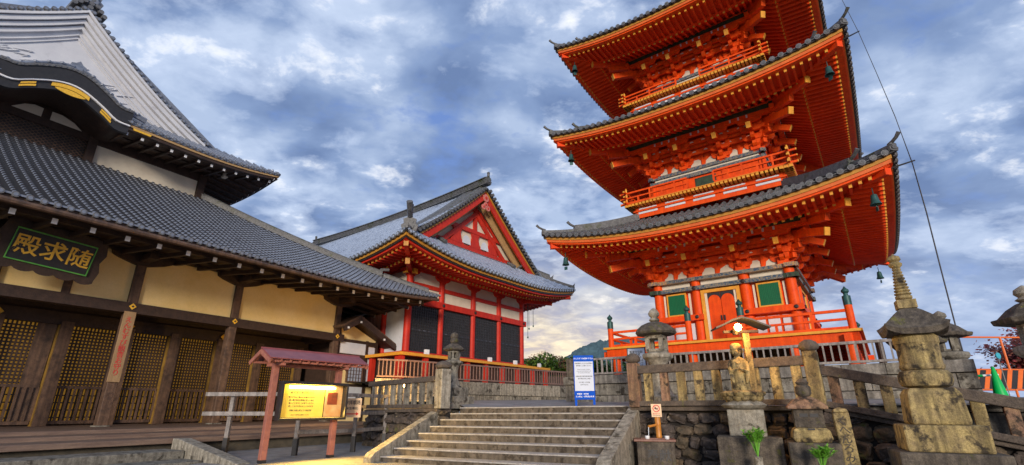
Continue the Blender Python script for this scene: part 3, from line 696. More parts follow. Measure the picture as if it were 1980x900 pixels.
for sd_,A0,A1 in ((lo,0,None),(lr,None,24)):
    a0=A0 if A0 is not None else 0; a1=A1 if A1 is not None else sd_.L
    strip(ev,sd_,.0,.20,.02,.155,1,30,a0=A0,a1=A1) if False else None
    for (b,w,z0,z1,mi) in ((-.02,.22,.03,.17,1),(.05,.22,-.06,.028,0),(.62,.2,-.12,.02,0)):
        strip(ev,sd_,b,w,z0,z1,mi,30,a0=(a0 if A0 is not None else b),a1=(a1 if A1 is not None else sd_.L-b))
# gutter along the street side
gp=[lo.P(a,-.12,-.17-pr1(-.12)+.10) for a in [LW*j/40 for j in range(41)]]
ev.tube(gp,.085,8,1)
for sd_ in (lo,lr):
    cl=True
    n=int(sd_.L/.92)
    for i in range(n+1):
        a=(sd_.L-.9-i*.92) if sd_ is lo else .9+i*.92
        lim=(sd_.L-a) if sd_ is lo else a
        be=min(5.2,max(lim,.6)); L_=sd_.lift(a,0)
        q=lambda bb,dz: Vector((sd_.S+sd_.A*a+sd_.I*bb).xy.to_tuple()+(sd_.z0+L_+dz,))
        f0=q(.42,-.20); f1=q(be,-.20+.10*be)
        ev.beam(f0,f1,.12,.15,0); dv=(f0-f1).normalized(); ev.beam(f0+dv*.001,f0+dv*.02,.135,.165,2)
    nn=24
    for k in range(nn):
        a0,a1=sd_.L*k/nn,sd_.L*(k+1)/nn
        def q2(a,bb):
            v=sd_.S+sd_.A*a+sd_.I*bb; return (v.x,v.y,sd_.z0+sd_.lift(a,0)-.05+.10*bb)
        l0=(sd_.L-a0) if sd_ is lo else a0; l1=(sd_.L-a1) if sd_ is lo else a1
        ev.face([q2(a0,min(.1,l0)),q2(a1,min(.1,l1)),q2(a1,min(6.2,l1)),q2(a0,min(6.2,l0))],0)
ev.beam(Vector((sR-.5,-EO+.5,6.72+up_-.25)),Vector((9.3,0,7.0)),.2,.26,0)
ev.build('eaves',['dwood','mwood','whitep'],roof)
# hip ridge of the lower roof
hr=MB(); pts=hipline(lo,2.2,9.3,22,.03,True)
hr.sweep(pts,.28,.22); hr.sweep([p+Vector((0,0,.222)) for p in pts],.32,.035); hr.tube([p+Vector((0,0,.30)) for p in pts],.075,8)
for z in (.06,.12,.18): hr.sweep([p+Vector((0,0,z)) for p in pts],.31,.016)
dd=.7071; ornament(hr,pts[0]+Vector((0,0,-.05)),(dd,-dd),.85,horn=False)
hr.tube([pts[0]+Vector((-.1,.1,.42)),pts[0]+Vector((.25,-.25,.44))],.09,8)
pts=hipline(lo,.35,2.15,9,.03,True); hr.sweep(pts,.26,.16); hr.tube([p+Vector((0,0,.20)) for p in pts],.08,8); ornament(hr,pts[0]+Vector((0,0,-.08)),(dd,-dd),.7,horn=False)
pts=hipline(lo,-.15,.4,4,.03,True); hr.sweep(pts,.22,.09)
hr.build('hip_ridge',['tile2'],roof,False)
# ---- upper storey
uw=MB(); tw=5.5; sw=3.80
uw.box(-9.6,sw-.05,tw+.12,tw+.3,11.5,15.0,0); uw.box(sw-.2,sw-.05,tw+.3,16,11.5,15,1)
uw.box(-9.8,sw+.2,tw-.12,tw+.14,11.55,12.02,0); uw.box(-9.6,sw+.1,tw-.04,tw+.14,13.10,13.9,0)
for s_ in (-4.9+.0,-1.22,3.65): uw.box(s_-.17,s_+.17,tw-.10,tw+.14,12.0,13.9,0)
uw.box(-4.7,-1.4,tw-.02,tw+.13,13.24,13.40,0)
upw=uw.build('upper_wall',['dwood','cream'],HL)
p=MB(); p.box(-1.05,3.46,tw+.04,tw+.119,12.03,13.09); p.build('plaster_panel',['pale'],upw)
p=MB(); p.box(-4.73,-1.39,tw+.08,tw+.118,12.05,13.24,0)
for q in range(-6,34):
    for sg in (1,-1):
        x0=-4.73+q*.20; pts=[]
        xa,za,xb,zb_=(x0,12.05,x0+sg*1.6,13.24)
        # clip to the frame
        def cl(x,z,x2,z2,lo_=-4.73,hi_=-1.39):
            if x<lo_: t=(lo_-x)/(x2-x) if x2!=x else 2; x,z=(lo_,z+(z2-z)*t) if 0<=t<=1 else (None,None)
            elif x>hi_: t=(hi_-x)/(x2-x) if x2!=x else 2; x,z=(hi_,z+(z2-z)*t) if 0<=t<=1 else (None,None)
            return x,z
        a=cl(xa,za,xb,zb_); b=cl(xb,zb_,xa,za)
        if a[0] is None or b[0] is None or abs(a[0]-b[0])<.05: continue
        p.beam((a[0],tw+.045+(.014 if sg>0 else 0),a[1]),(b[0],tw+.045+(.014 if sg>0 else 0),b[1]),.022,.03,1,up=(0,1,0))
p.build('lattice_window',['black','mwood'],upw)
for (pl) in ([(-4.1,13.45),(-3.15,13.45),(-3.15,13.86),(-3.45,13.88),(-3.75,13.76)],[(-2.85,13.45),(-1.72,13.45),(-2.05,13.70),(-2.5,13.86),(-2.85,13.86)]):
    p=MB(); p.ext([(x,tw-.06,z) for x,z in pl],(0,.03,0)); p.build('plaster_panel',['pale'],upw)
# upper roof: eave at y=2.9, flat with a cusped swell in the middle
sc=-2.95; sT=6.46; yT_=2.9
pr2=lambda b: .18+.24*b+.036*b*b
hw=sT-sc
def swell(x):
    u=abs(x-sc)/2.15
    if u>=1.0: return 0.
    return .78*(.5+.5*math.cos(PI*u))**1.0*(1-.0*u)-.07*math.sin(PI*max(0,(u-.55)/.45))**2
def cor(x): return .50*max(0,(abs(x-sc)-(hw-5.0))/5.0)**2.2
zU=13.42
fu=Side((sc-hw,yT_),(1,0),(0,1),2*hw,zU,lambda b:.18+.62*b,.5,3); fu.lift=lambda a,b: cor(sc-hw+a)
fu.bm=lambda a: 0.0 if abs(a-hw)<2.2 else min(a,2*hw-a,2.6)
ru=Side((sT,yT_),(0,1),(-1,0),14,zU,pr2,.5,3); ru.lift=lambda a,b: .50*max(0,(5-a)/5)**2.2*max(0,1-b/6)
ru.bm=lambda a: (a if a<1.85 else hw)
lu=Side((sc-hw,yT_),(0,1),(1,0),14,zU,pr2,.5,3); lu.lift=ru.lift; lu.bm=ru.bm
rf=MB(); tiles(rf,fu,.29,.06,.27,.08,endr=.09,saw=.03)
tiles(rf,ru,.29,.06,.27,.08,endr=.09,saw=.03); tiles(rf,lu,.29,.06,.27,.08,endr=.09,saw=.03)
ur=rf.build('upper_roof',['tile','tileend'],HL,True)
# cusped gable roof sheet (bands of tile running back)
kg=MB()
nK=26
def kp(i,y,dz=0): x=sc-2.2+4.4*i/nK; return (x,y,zU+swell(x)+dz)
for j in range(nK):
    kg.face([kp(j,yT_-.10,.70),kp(j+1,yT_-.10,.70),kp(j+1,yT_+2.6,1.02),kp(j,yT_+2.6,1.02)],0)
    kg.face([kp(j,yT_-.10,.58),kp(j+1,yT_-.10,.58),kp(j+1,yT_-.10,.70),kp(j,yT_-.10,.70)],1)
    kg.hexa([kp(j,yT_-.06,.0),kp(j+1,yT_-.06,.0),kp(j+1,yT_+.5,.0),kp(j,yT_+.5,.0),kp(j,yT_-.06,.58),kp(j+1,yT_-.06,.58),kp(j+1,yT_+.5,.58),kp(j,yT_+.5,.58)],2)
    kg.hexa([kp(j,yT_-.03,-.07),kp(j+1,yT_-.03,-.07),kp(j+1,yT_+.3,-.07),kp(j,yT_+.3,-.07),kp(j,yT_-.03,-.002),kp(j+1,yT_-.03,-.002),kp(j+1,yT_+.3,-.002),kp(j,yT_+.3,-.002)],3)
    kg.hexa([kp(j,yT_+.06,-.42),kp(j+1,yT_+.06,-.42),kp(j+1,yT_+.24,-.42),kp(j,yT_+.24,-.42),kp(j,yT_+.06,-.072),kp(j+1,yT_+.06,-.072),kp(j+1,yT_+.24,-.072),kp(j,yT_+.24,-.072)],2)
    kg.face([kp(j,yT_+.3,-.10),kp(j+1,yT_+.3,-.10),kp(j+1,tw,-.10),kp(j,tw,-.10)],4)
for j in range(0,nK):
    x,y,z=kp(j+.5,yT_-.12,.65); kg.ext([(x+.05*math.cos(2*PI*q/8),y,z+.05*math.sin(2*PI*q/8)) for q in range(8)],(0,.05,0),1)
for side in (-1,1):
    P_=[(sc+side*(.15+2.6*q/14),yT_+.10,zU+swell(sc+side*(.15+2.6*q/14))+.70-.25*(q/14)**2) for q in range(15)]
    kg.tube([(p[0],p[1],p[2]+.05) for p in P_],.10,7,0); kg.tube([(p[0],p[1]-.06,p[2]+.14) for p in P_],.06,7,0)
    for q in range(2,14,2): kg.lathe([(.10,0),(.10,.07),(.03,.12)],(P_[q][0],P_[q][1]-.06,P_[q][2]+.12),7,0)
kg.sweep([(sc,yT_+.15,zU+1.44),(sc,yT_+2.5,zU+1.60)],.3,.34,0)
ornament(kg,(sc,yT_+.08,zU+1.36),(0,-1),1.35,0,horn=False)
kg.build('cusped_gable',['tile','tileend','black','whitep','dwood'],ur,False)
def gplate(x0,x1,zt,dp,cus):
    gd=MB(); nq=10; top=[];bot=[]
    for q in range(nq+1):
        x=x0+(x1-x0)*q/nq; s_=zU+swell(x); top.append((x,yT_+.05,s_+zt)); bot.append((x,yT_+.05,s_+zt-dp-(cus*math.sin(PI*q/nq)**.8)))
    gd.ext(top+bot[::-1],(0,-.03,0)); gd.build('gilt_fitting',['gold'],ur)
gplate(sc-.62,sc+.62,-.10,.17,0); gplate(sc-.5,sc+.5,-.30,.02,.20)
for x in (sc-1.25,sc+1.30):
    gplate(x-.20,x+.20,-.13,.08,0); gplate(x-.22,x+.22,-.25,.09,0)
gd=MB(); gd.ext([(-.62,yT_+.04,zU-.02),(.15,yT_+.04,zU-.02),(.10,yT_+.04,zU-.16),(-.56,yT_+.04,zU-.16)],(0,-.03,0)); 
gd.build('gilt_fitting',['gold'],ur)
# straight parts of the eave: trim, rafters, boards
def flat_eave(sd_,a0,a1,mitreR,mitreL):
    ue=MB()
    for (b,w,z0,z1,mi) in ((-.05,.25,.05,.17,1),(.0,.22,-.06,.048,2),(.06,.2,-.20,-.062,0)):
        strip(ue,sd_,b,w,z0,z1,mi,20,a0=a0+(b if mitreL else 0),a1=a1-(b if mitreR else 0))
    n=int((a1-a0)/.62)
    for i in range(n+1):
        a=a1-.35-i*.62
        if a<a0: break
        lim=min(99,(sd_.L-a) if mitreR else 99,a if mitreL else 99); be=min(2.6,max(lim,.5)); L_=sd_.lift(a,0)
        def q(bb,dz): v=sd_.S+sd_.A*a+sd_.I*bb; return Vector((v.x,v.y,sd_.z0+L_+dz))
        f0=q(.30,-.30); f1=q(be,-.30+.12*be); ue.beam(f0,f1,.11,.13,0); dv=(f0-f1).normalized(); ue.beam(f0+dv*.001,f0+dv*.02,.112,.132,3)
    for k in range(16):
        A_,B_=a0+(a1-a0)*k/16,a0+(a1-a0)*(k+1)/16
        def q2(a,bb): v=sd_.S+sd_.A*a+sd_.I*bb; return (v.x,v.y,sd_.z0+sd_.lift(a,0)-.18+.12*bb)
        l0=min(99,(sd_.L-A_) if mitreR else 99,A_ if mitreL else 99); l1=min(99,(sd_.L-B_) if mitreR else 99,B_ if mitreL else 99)
        ue.face([q2(A_,min(.1,l0)),q2(B_,min(.1,l1)),q2(B_,min(2.7,l1)),q2(A_,min(2.7,l0))],4)
    ue.build('upper_eave',['dwood','tile','trim','whitep','mwood','pale'],ur)
flat_eave(fu,hw+2.2,2*hw,True,False); flat_eave(fu,0,hw-2.2,False,True); flat_eave(ru,0,14,False,True)
ue=MB(); ue.box(-1.0,sw+.4,tw-1.2,tw-1.0,13.35,13.5,0); ue.box(sw+.3,sw+.5,tw-1.4,tw-1.1,13.25,13.5,5)
ue.build('eave_beam',['dwood','tile','trim','whitep','mwood','pale'],ur)
# hip ridge and gable
hr=MB(); pts=[ru.P(a,a,.03) for a in [ .25+1.6*k/8 for k in range(9)]]
hr.sweep(pts,.22,.14); ornament(hr,pts[0]+Vector((0,0,-.06)),(dd,-dd),.6,horn=False)
hr.build('hip_ridge',['tile'],ur,True)
yG=5.0   # gable plane
def gz(b): return zU+pr2(b)
gb=MB(); nG=24
for side in (1,-1):
    def gp_(b,y,dz): return (sc+side*(hw-b),y,gz(b)+dz)
    bs=[3.4+(hw-3.4)*k/nG for k in range(nG+1)]
    for (y0,y1,z0,z1,mi) in ((yG-.42,yG+.0,-.12,.02,0),(yG-.34,yG+.0,-.40,-.17,0),(yG-.24,yG,-.68,-.46,0),(yG-.14,yG,-.96,-.75,0)):
        for b0_,b1_ in zip(bs,bs[1:]):
            if gz(b0_)+z0<14.2: pass
            gb.hexa([gp_(b0_,y0,z0),gp_(b1_,y0,z0),gp_(b1_,y1,z0),gp_(b0_,y1,z0),gp_(b0_,y0,z1),gp_(b1_,y0,z1),gp_(b1_,y1,z1),gp_(b0_,y1,z1)],mi)
gm=[(sc+s_*(hw-b),yG,gz(b)-.7) for s_,bb in ((1,[3.4+(hw-3.4)*k/12 for k in range(13)]),(-1,[hw-(hw-3.4)*k/12 for k in range(1,13)])) for b in bb]
gb.ext([(x,yG+.0,z) for x,_,z in gm]+[(sc-5.9,yG,14.2),(sc+5.9,yG,14.2)],(0,.12,0),1)
# raised inner frames and plaster relief
for k,(h_,d_) in enumerate(((1.25,.05),(1.45,.03))):
    for side in (1,-1):
        for b0_,b1_ in zip(bs,bs[1:]):
            if gz(b0_)-h_<14.6: continue
            gb.beam(gp_(b0_,yG-d_,-h_),gp_(b1_,yG-d_,-h_),.05,.05,0)
random.seed(4)
for q in range(26):
    a=random.uniform(0,2*PI); x=sc+random.uniform(-2.4,2.4); z=15.35+random.uniform(0,.75)*(1-abs(x-sc)/3.4)*1.4
    pts=[(x+.28*k*math.cos(a+k*.5)*.6,yG-.03,z+.16*math.sin(a+k*.8)) for k in range(5)]
    gb.tube(pts,[.01,.03,.035,.025,.01],6,0)
gb.build('gable',['white','white'],ur)
# tile rows up the gable edge
gt=MB()
for side in (1,-1):
    b=3.3
    while b<hw-.1:
        c=Vector((sc+side*(hw-b),yG-.44,gz(b)+.16)); t=Vector((-side,0,.24+.072*b)).normalized(); nrm=Vector((side*t.z,0,abs(t.x)))
        gt.tube([c,c+Vector((0,.9,0))],.098,10,0); gt.tube([c+Vector((0,-.015,0)),c+Vector((0,.01,0))],.062,8,1)
        gt.tube([c+t*.15+Vector((0,.04,-.06)),c+t*.15+Vector((0,.8,-.06))],.07,8,1)
        b+=.30*abs(t.x)+.0
    P_=[(sc+side*(hw-(3.2+(hw-3.2)*k/20)),yG+.55,gz(3.2+(hw-3.2)*k/20)+.10) for k in range(21)]
    gt.sweep(P_,.9,.10,1); gt.tube([(p[0],p[1]-.2,p[2]+.2) for p in P_],.10,8,1)
    gt.tube([(p[0],p[1]+.25,p[2]+.2) for p in P_],.10,8,1)
gt.sweep([(sc,yG-.2,gz(hw)+.02),(sc,16,gz(hw)+.02)],.5,.7,1)
for q in range(3): gt.tube([(sc,yG-.42,gz(hw)+.2+.22*q),(sc,yG+.5,gz(hw)+.2+.22*q)],.11,8,0)
for s_ in (-1,1):
    for q in range(3): gt.tube([(sc+s_*(.24+.16*q),yG-.44,gz(hw)+.42-.18*q),(sc+s_*(.24+.16*q),yG+.5,gz(hw)+.42-.18*q)],.11,8,0)
ornament(gt,(sc,yG-.35,gz(hw)+.45),(0,-1),1.7,1)
gt.build('gable_ridge_tiles',['tileend','tile'],ur,True)
# ---- signboard hung under the eave
SG=thing('hanging_signboard','black temple signboard with three large gold characters and a green inner border','signboard',(0,0,0),0)
SG.matrix_world=Matrix.Identity(4)
o_=Matrix.Translation(HL.location)@Matrix.Rotation(PI/2-.5681,4,'Z')@Matrix.Translation((-2.86,-1.25,6.08))@Matrix.Rotation(R(4),4,'Y')@Matrix.Rotation(R(10),4,'X')
SG.matrix_world=o_
sb=MB()
def scal(x0,x1,z,dz,n):
    o=[]
    for k in range(n):
        for j in range(7):
            t=j/6; o.append((x0+(x1-x0)*(k+t)/n,z+dz*(math.sin(PI*t)**.7)))
    return o
bot=scal(-1.28,1.28,-.70,-.09,5); top=scal(1.28,-1.28,.72,.06,5)
lf=[(1.28,-.62),(1.34,-.3),(1.25,0),(1.36,.3),(1.28,.68)]; rt=[(-x,z) for x,z in lf[::-1]]
sb.ext([(x,0,z) for x,z in bot+lf+top+rt],(0,.07,0))
sb.build('carved_frame',['dwood'],SG)
sb=MB(); sb.box(-1.0,1.0,-.03,-.001,-.47,.47); sb.build('panel',['black'],SG)
sb=MB()
for (a,b,c,d_) in ((-1.03,1.03,-.51,-.472),(-1.03,1.03,.472,.51),(-1.03,-1.005,-.472,.472),(1.005,1.03,-.472,.472)): sb.box(a,b,-.06,-.002,c,d_)
g_=mat('bright_green_edge',(.12,.42,.06),(.08,.32,.05),6,.5); sb.build('inner_border',[g_],SG)
text('gold_lettering','殿求随',.66,'gold',SG,(0,-.034,-.02),FR,.012,space=1.02)
# ---- vertical board tied to the porch post
VB=thing('vertical_name_board','tall bare wooden board with red brush characters fixed to a porch post','sign board',(0,0,0))
VB.matrix_world=Matrix.Translation(HL.location)@Matrix.Rotation(PI/2-.5681,4,'Z')@Matrix.Translation((-.02,-.185,3.43))
b=MB(); b.box(-.19,.19,-.03,0,-1.27,1.27); bo=mat('bare_board',(.40,.26,.13),(.30,.18,.085),5,.7,.2,20,stretch=(1,1,.2)); b.build('plank',[bo],VB,bev=.006)
text('red_lettering','\n'.join('えんむすび観音お守り'),.232,'redink',VB,(0,-.034,0),FR,.002,line=.92)
# ================================================================ ANNEX with a small gable, right of the hall
AX=thing('gabled_annex','small white plastered annex with a brown gable roof at the end of the dark hall','annex',HL.location,PI/2-.5681)
a=MB(); a.box(9.75,12.2,.05,4.5,.6,4.9,0); a.ext([(9.62,.05,4.9),(12.2,.05,4.9),(12.2,.05,4.95),(10.2,.05,5.75),(9.62,.05,5.6)],(0,4.4,0),0); a.build('wall',['cream'],AX)
a=MB()
for (x0,x1,z0,z1) in ((9.5,9.66,.4,5.6),(11.45,11.6,.4,4.9),(12.14,12.3,.4,4.9),(9.66,11.45,4.72,4.86),(11.6,12.14,4.62,4.86),(9.66,11.45,3.95,4.08),(9.66,12.3,2.40,2.52),(9.66,11.45,3.82,3.94)):
    a.box(x0,x1,-.04,.06,z0,z1)
a.box(12.14,12.3,.06,4.5,.4,.6); a.box(9.60,9.74,.07,4.5,.4,4.9); a.build('timber_frame',['dwood'],AX)
w=MB(); w.box(10.35,11.3,-.02,.045,2.66,3.80,0); 
for j in range(6): w.box(10.35+.19*j-.015,10.35+.19*j+.015,-.045,-.021,2.66,3.80,1)
for j in range(7): w.box(10.35,11.3,-.04,-.0215,2.66+.19*j-.012,2.66+.19*j+.012,1)
for (x0,x1,z0,z1) in ((10.28,10.35,2.6,3.86),(11.3,11.37,2.6,3.86),(10.35,11.3,2.6,2.66),(10.35,11.3,3.80,3.86)): w.box(x0,x1,-.06,.04,z0,z1,1)
w.build('lattice_window',['pane','mwood'],AX)
w=MB(); w.box(9.68,11.44,.0,.045,1.0,2.38); w.box(11.62,12.12,.0,.045,2.55,4.58); w.box(9.68,11.44,.0,.045,4.1,4.70); w.build('white_panel',['white'],AX)
r_=MB()
for (x0,z0,x1,z1) in ((9.1,5.35,10.15,5.98),(10.15,5.98,13.55,4.42)):
    d_=Vector((x1-x0,0,z1-z0)).normalized(); nn=Vector((-d_.z,0,d_.x))
    for (y0,y1,t0,t1,mi) in ((-.9,4.6,.0,.10,1),(-.95,-.75,-.26,-.001,0),(-.86,4.5,-.07,-.001,0)):
        P0=Vector((x0,0,z0));P1=Vector((x1,0,z1))
        r_.hexa([P0+nn*t0+Vector((0,y0,0)),P1+nn*t0+Vector((0,y0,0)),P1+nn*t0+Vector((0,y1,0)),P0+nn*t0+Vector((0,y1,0)),P0+nn*t1+Vector((0,y0,0)),P1+nn*t1+Vector((0,y0,0)),P1+nn*t1+Vector((0,y1,0)),P0+nn*t1+Vector((0,y1,0))],mi)
for (x,z) in ((10.15,5.70),(11.9,4.95),(13.0,4.42),(9.35,5.30)): r_.box(x-.05,x+.05,-.99,-.951,z-.04,z+.06,2)
r_.build('roof',['dwood','mwood','whitep'],AX)

# ================================================================ RED TEMPLE in the middle
TP=thing('red_temple','red lacquered temple with black lattice doors and a red triangular gable under silvery tiles','temple',(-6.0835,27.90,0),PI/2-.6571)
S1=11.07; DP=20.
w=MB(); w.box(.1,S1-.1,.12,DP,4.1,9.6,0)
tw_=w.build('wall',['red'],TP)
posts=[0,2.61,5.58,8.33,S1]
for s_ in posts:
    p=MB(); p.lathe([(.21,4.1),(.21,9.3)],(s_,0,0),14); p.build('column',['red'],TP,True)
for t_ in (2.1,4.6,7.2):
    p=MB(); p.lathe([(.21,4.1),(.21,9.3)],(0,t_,0),14); p.build('column',['red'],TP,True)
b=MB()
b.box(-.35,S1+.35,-.26,.10,7.18,7.56,0); b.box(-.30,S1+.3,-.24,.10,4.08,4.38,0); b.box(-.1,S1+.1,-.12,.10,8.26,8.50,0); b.box(-.4,S1+.4,-.20,.12,9.20,9.52,0)
b.box(-.26,.10,.1,DP,7.18,7.56,0); b.box(-.24,.10,.1,DP,4.08,4.38,0); b.box(-.20,.12,.1,DP,9.20,9.52,0); b.box(-.12,.1,.1,DP,8.26,8.50,0)
for s_ in posts:
    b.ext([(s_+x,-.17,8.80+z) for x,z in ((-.62,.38),(-.60,.26),(-.42,.14),(-.25,.10),(-.2,0),(.2,0),(.25,.10),(.42,.14),(.60,.26),(.62,.38))],(0,.30,0),0)
    o_=b.M; b.M=Matrix.Translation((s_,-.27,7.37))@Matrix.Rotation(PI/2,4,'X'); b.lathe([(.11,0),(.11,.03),(.05,.07)],n=10,mi=1); b.M=o_
b.box(-.5,-.36,-.2,.1,8.9,9.2,2); b.box(-.2,.1,-.52,-.36,8.86,9.16,2)
b.build('beams',['red','black','yellow'],TP)
LATB=mat('dark_lattice_bars',(.022,.020,.020),(.035,.032,.032),9,.5); LATK=mat('lattice_backing',(.10,.11,.13),(.035,.038,.045),2.2,.5,grit=.4,gs=14)
for s0,s1 in zip(posts,posts[1:]):
    p=MB()
    for (z0,z1) in ((7.57,8.25),(8.51,9.19)): p.box(s0+.22,s1-.22,-.02,.10,z0,z1)
    p.build('plaster_panel',['pale'],TP)
    g=MB(); a,c=s0+.23,s1-.23; g.box(a,c,.04,.11,4.40,7.17,0)
    n=int((c-a)/.17)
    for j in range(n+1): x=a+(c-a)*j/n; g.box(x-.030,x+.030,-.05,-.0,4.40,7.17,1)
    for j in range(17): z=4.40+2.77*j/16; g.box(a,c,-.035,.012,z-.030,z+.030,1)
    g.box(a,c,-.06,.0,5.62,5.72,1)
    for j in range(5): x=a+(c-a)*(j+.5)/5; g.box(x-.10,x+.10,-.07,-.052,5.64,5.70,2)
    g.build('lattice_door',[LATK,LATB,LATK],TP)
p=MB()
for (z0,z1) in ((7.57,8.25),(8.51,9.19)): p.box(-.03,.09,.22,1.9,z0,z1)
p.build('plaster_panel',['pale'],TP)
p=MB(); p.box(-.03,.09,.22,1.88,4.40,7.17); p.build('white_door',['white'],TP)
pb=mat('pink_boards',(.55,.26,.20),(.42,.17,.13),7,.7,.2,20,stretch=(6,6,.3)); p=MB(); p.box(-.04,.09,2.33,9,4.40,7.17)
for j in range(20): p.box(-.06,-.04,2.33+.34*j,2.33+.34*j+.30,4.4,7.17)
p.build('board_wall',[pb],TP)
v=MB(); v.box(-1.5,S1+1.5,-1.5,-.05,3.98,4.10,0); v.box(-1.5,-.05,-.05,DP,3.98,4.10,0); v.box(-1.54,S1+1.54,-1.56,-1.501,3.96,4.12,1); v.box(-1.56,-1.501,-1.5,DP,3.96,4.12,1)
for j in range(9): x=-1.3+j*(S1+2.6)/8; v.box(x-.13,x+.13,-1.4,-1.14,2.6,3.97,0)
for j in range(6): v.box(-1.4,-1.14,-1.1+j*2.2,-.84+j*2.2,2.6,3.97,0)
v.box(-1.2,S1+1.2,-.9,-.85,2.6,3.97,2); v.box(-.9,-.85,-.85,DP,2.6,3.97,2)
v.build('veranda',['red','yellow','dwood'],TP)
for x in (.42,2.9,5.9,8.6,11.5,):
    lb=MB(); lb.box(x-.13,x+.13,-1.42,-1.24,4.121,4.40); o=lb.build('veranda_lamp_box',['whitep'],TP,bev=.01)
# roof
OH=3.0; zT=9.22; gl=1.85
prT=lambda b: .22+.70*b+.0125*b*b
Wd=S1+2*OH; Ln=DP+2*OH
upT=.80
fT=Side((-OH,-OH),(1,0),(0,1),Wd,zT,prT,upT,2.4,bf=7.5); fT.bm=lambda a: min(a,Wd-a,3.0)
lT=Side((-OH,-OH),(0,1),(1,0),Ln,zT,prT,upT,3.5,bf=7.5); lT.bm=lambda a: (a if a<gl else (Wd/2 if a<Ln-gl else Ln-a))
rT=Side((S1+OH,-OH),(0,1),(-1,0),Ln,zT,prT,upT,3.5,bf=7.5); rT.bm=lT.bm
def liftT(a,b,L_): 
    e=min(a,L_-a); return upT*max(0,1-e/7.0)**2.2*max(0,1-max(b,0)/8.)
for s_,l_ in ((fT,Wd),(lT,Ln),(rT,Ln)): s_.lift=(lambda a,b,l_=l_: liftT(a,b,l_))
rf=MB(); 
for s_ in (fT,lT,rT): tiles(rf,s_,.34,.10,.36,.14,endr=.13,saw=.03)
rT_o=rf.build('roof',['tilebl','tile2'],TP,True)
e=MB()
for s_ in (fT,lT,rT):
    strip(e,s_,-.10,.35,.05,.20,2,30); strip(e,s_,0,.3,-.10,.048,1,30); strip(e,s_,.06,.25,-.20,-.102,2,30); strip(e,s_,.16,.2,-.30,-.202,0,30)
    am=s_.L if s_ is fT else 17.
    rafters(e,s_,.42,1.6,-.34,-.24,.34,.11,.13,0,1,amax=am,capl=.05); soffit(e,s_,.2,1.6,-.26,-.14,3)
    rafters(e,s_,1.45,3.0,-.40,.05,.34,.11,.13,0,1,amax=am,capl=.05); soffit(e,s_,1.5,3.0,-.32,.12,3)
    strip(e,s_,1.5,.14,-.34,-.2,0,24)
for (cx,sx) in ((-OH,1),(S1+OH,-1)):
    c0=Vector((cx+sx*.25,-OH+.25,zT+upT-.46)); c1=Vector((cx+sx*2.9,-.1,zT+.12)); e.beam(c0,c1,.24,.30,0); dv=(c0-c1).normalized(); e.beam(c0+dv*.001,c0+dv*.05,.25,.32,1)
    c0=Vector((cx+sx*1.3,-OH+1.3,zT+upT*.4-.52)); e.beam(c0,c1-Vector((0,0,.22)),.24,.28,0); dv=(c0-c1).normalized(); e.beam(c0+dv*.001,c0+dv*.05,.25,.32,1)
e.build('eaves',['red',OCH,'black','red'],rT_o)
def hip(nm,s_,end,par,m_,d0,d1,mid,sg,sc_=1.,w_=.30,h_=.34):
    h=MB(); dr=(sg*dd,-dd)
    f=(lambda d:s_.P((s_.L-d) if end else d,d,.04))
    P_=[f(mid+(d1-mid)*k/8) for k in range(9)]; h.sweep(P_,w_,h_); h.tube([p+Vector((0,0,h_+.06)) for p in P_],.10*sc_,8); upswept(h,P_[0],dr,1.15*sc_)
    P_=[f(d0+(mid-.05-d0)*k/6) for k in range(7)]; h.sweep(P_,w_*.85,h_*.6); upswept(h,P_[0],dr,.95*sc_)
    return h.build(nm,[m_],par,False)
hip('hip_ridge',fT,False,rT_o,'tile2',.1,2.6,1.35,-1); hip('hip_ridge',fT,True,rT_o,'tile2',.1,2.6,1.35,1)
yg=-OH+gl   # front edge of the gable roof
def gz2(b): return zT+prT(b)
hwT=Wd/2; scT=S1/2
g=MB(); bs=[gl+.7+(hwT-gl-.7)*k/22 for k in range(23)]
for side in (1,-1):
    def q(b,y,dz): return (scT+side*(hwT-b),y,gz2(b)+dz)
    for (y0,y1,z0,z1,mi) in ((yg+.02,yg+.4,-.12,.02,2),(yg+.08,yg+.9,-.26,-.122,1),(yg+.14,yg+.26,-.80,-.262,0),(yg+.7,yg+.82,-1.10,-.262,3)):
        for b0_,b1_ in zip(bs,bs[1:]): g.hexa([q(b0_,y0,z0),q(b1_,y0,z0),q(b1_,y1,z0),q(b0_,y1,z0),q(b0_,y0,z1),q(b1_,y0,z1),q(b1_,y1,z1),q(b0_,y1,z1)],mi)
    # inner slanting beams
    for h_,w_ in ((1.75,.30),):
        for b0_,b1_ in zip(bs[2:],bs[3:]):
            g.beam(q(b0_,.55-.7,-h_),q(b1_,.55-.7,-h_),.14,w_,0)
yw=0.0
zb_=11.55
tri=[(scT+s_*(hwT-b),yw,gz2(b)-.3) for s_,bb in ((1,bs),(-1,bs[::-1][1:])) for b in bb]
g.ext(tri+[(scT-(hwT-bs[0]),yw,zb_),(scT+(hwT-bs[0]),yw,zb_)],(0,.15,0),4)
for (z0,z1,xx,yy) in ((11.60,11.95,4.3,-.16),(13.0,13.28,2.75,-.2)): g.box(scT-xx,scT+xx,yw+yy,yw-.001,z0,z1,0)
g.box(scT-.16,scT+.16,yw-.14,yw-.001,13.28,15.3,0)
for x in (-1.6,0,1.6):
    g.ext([(scT+x*1.15+a_,yw-.17,11.96+z) for a_,z in ((-.62,0),(.62,0),(.58,.18),(.40,.34),(.30,.75),(.42,1.03),(-.42,1.03),(-.30,.75),(-.40,.34),(-.58,.18))],(0,.14,0),0 if x else 0)
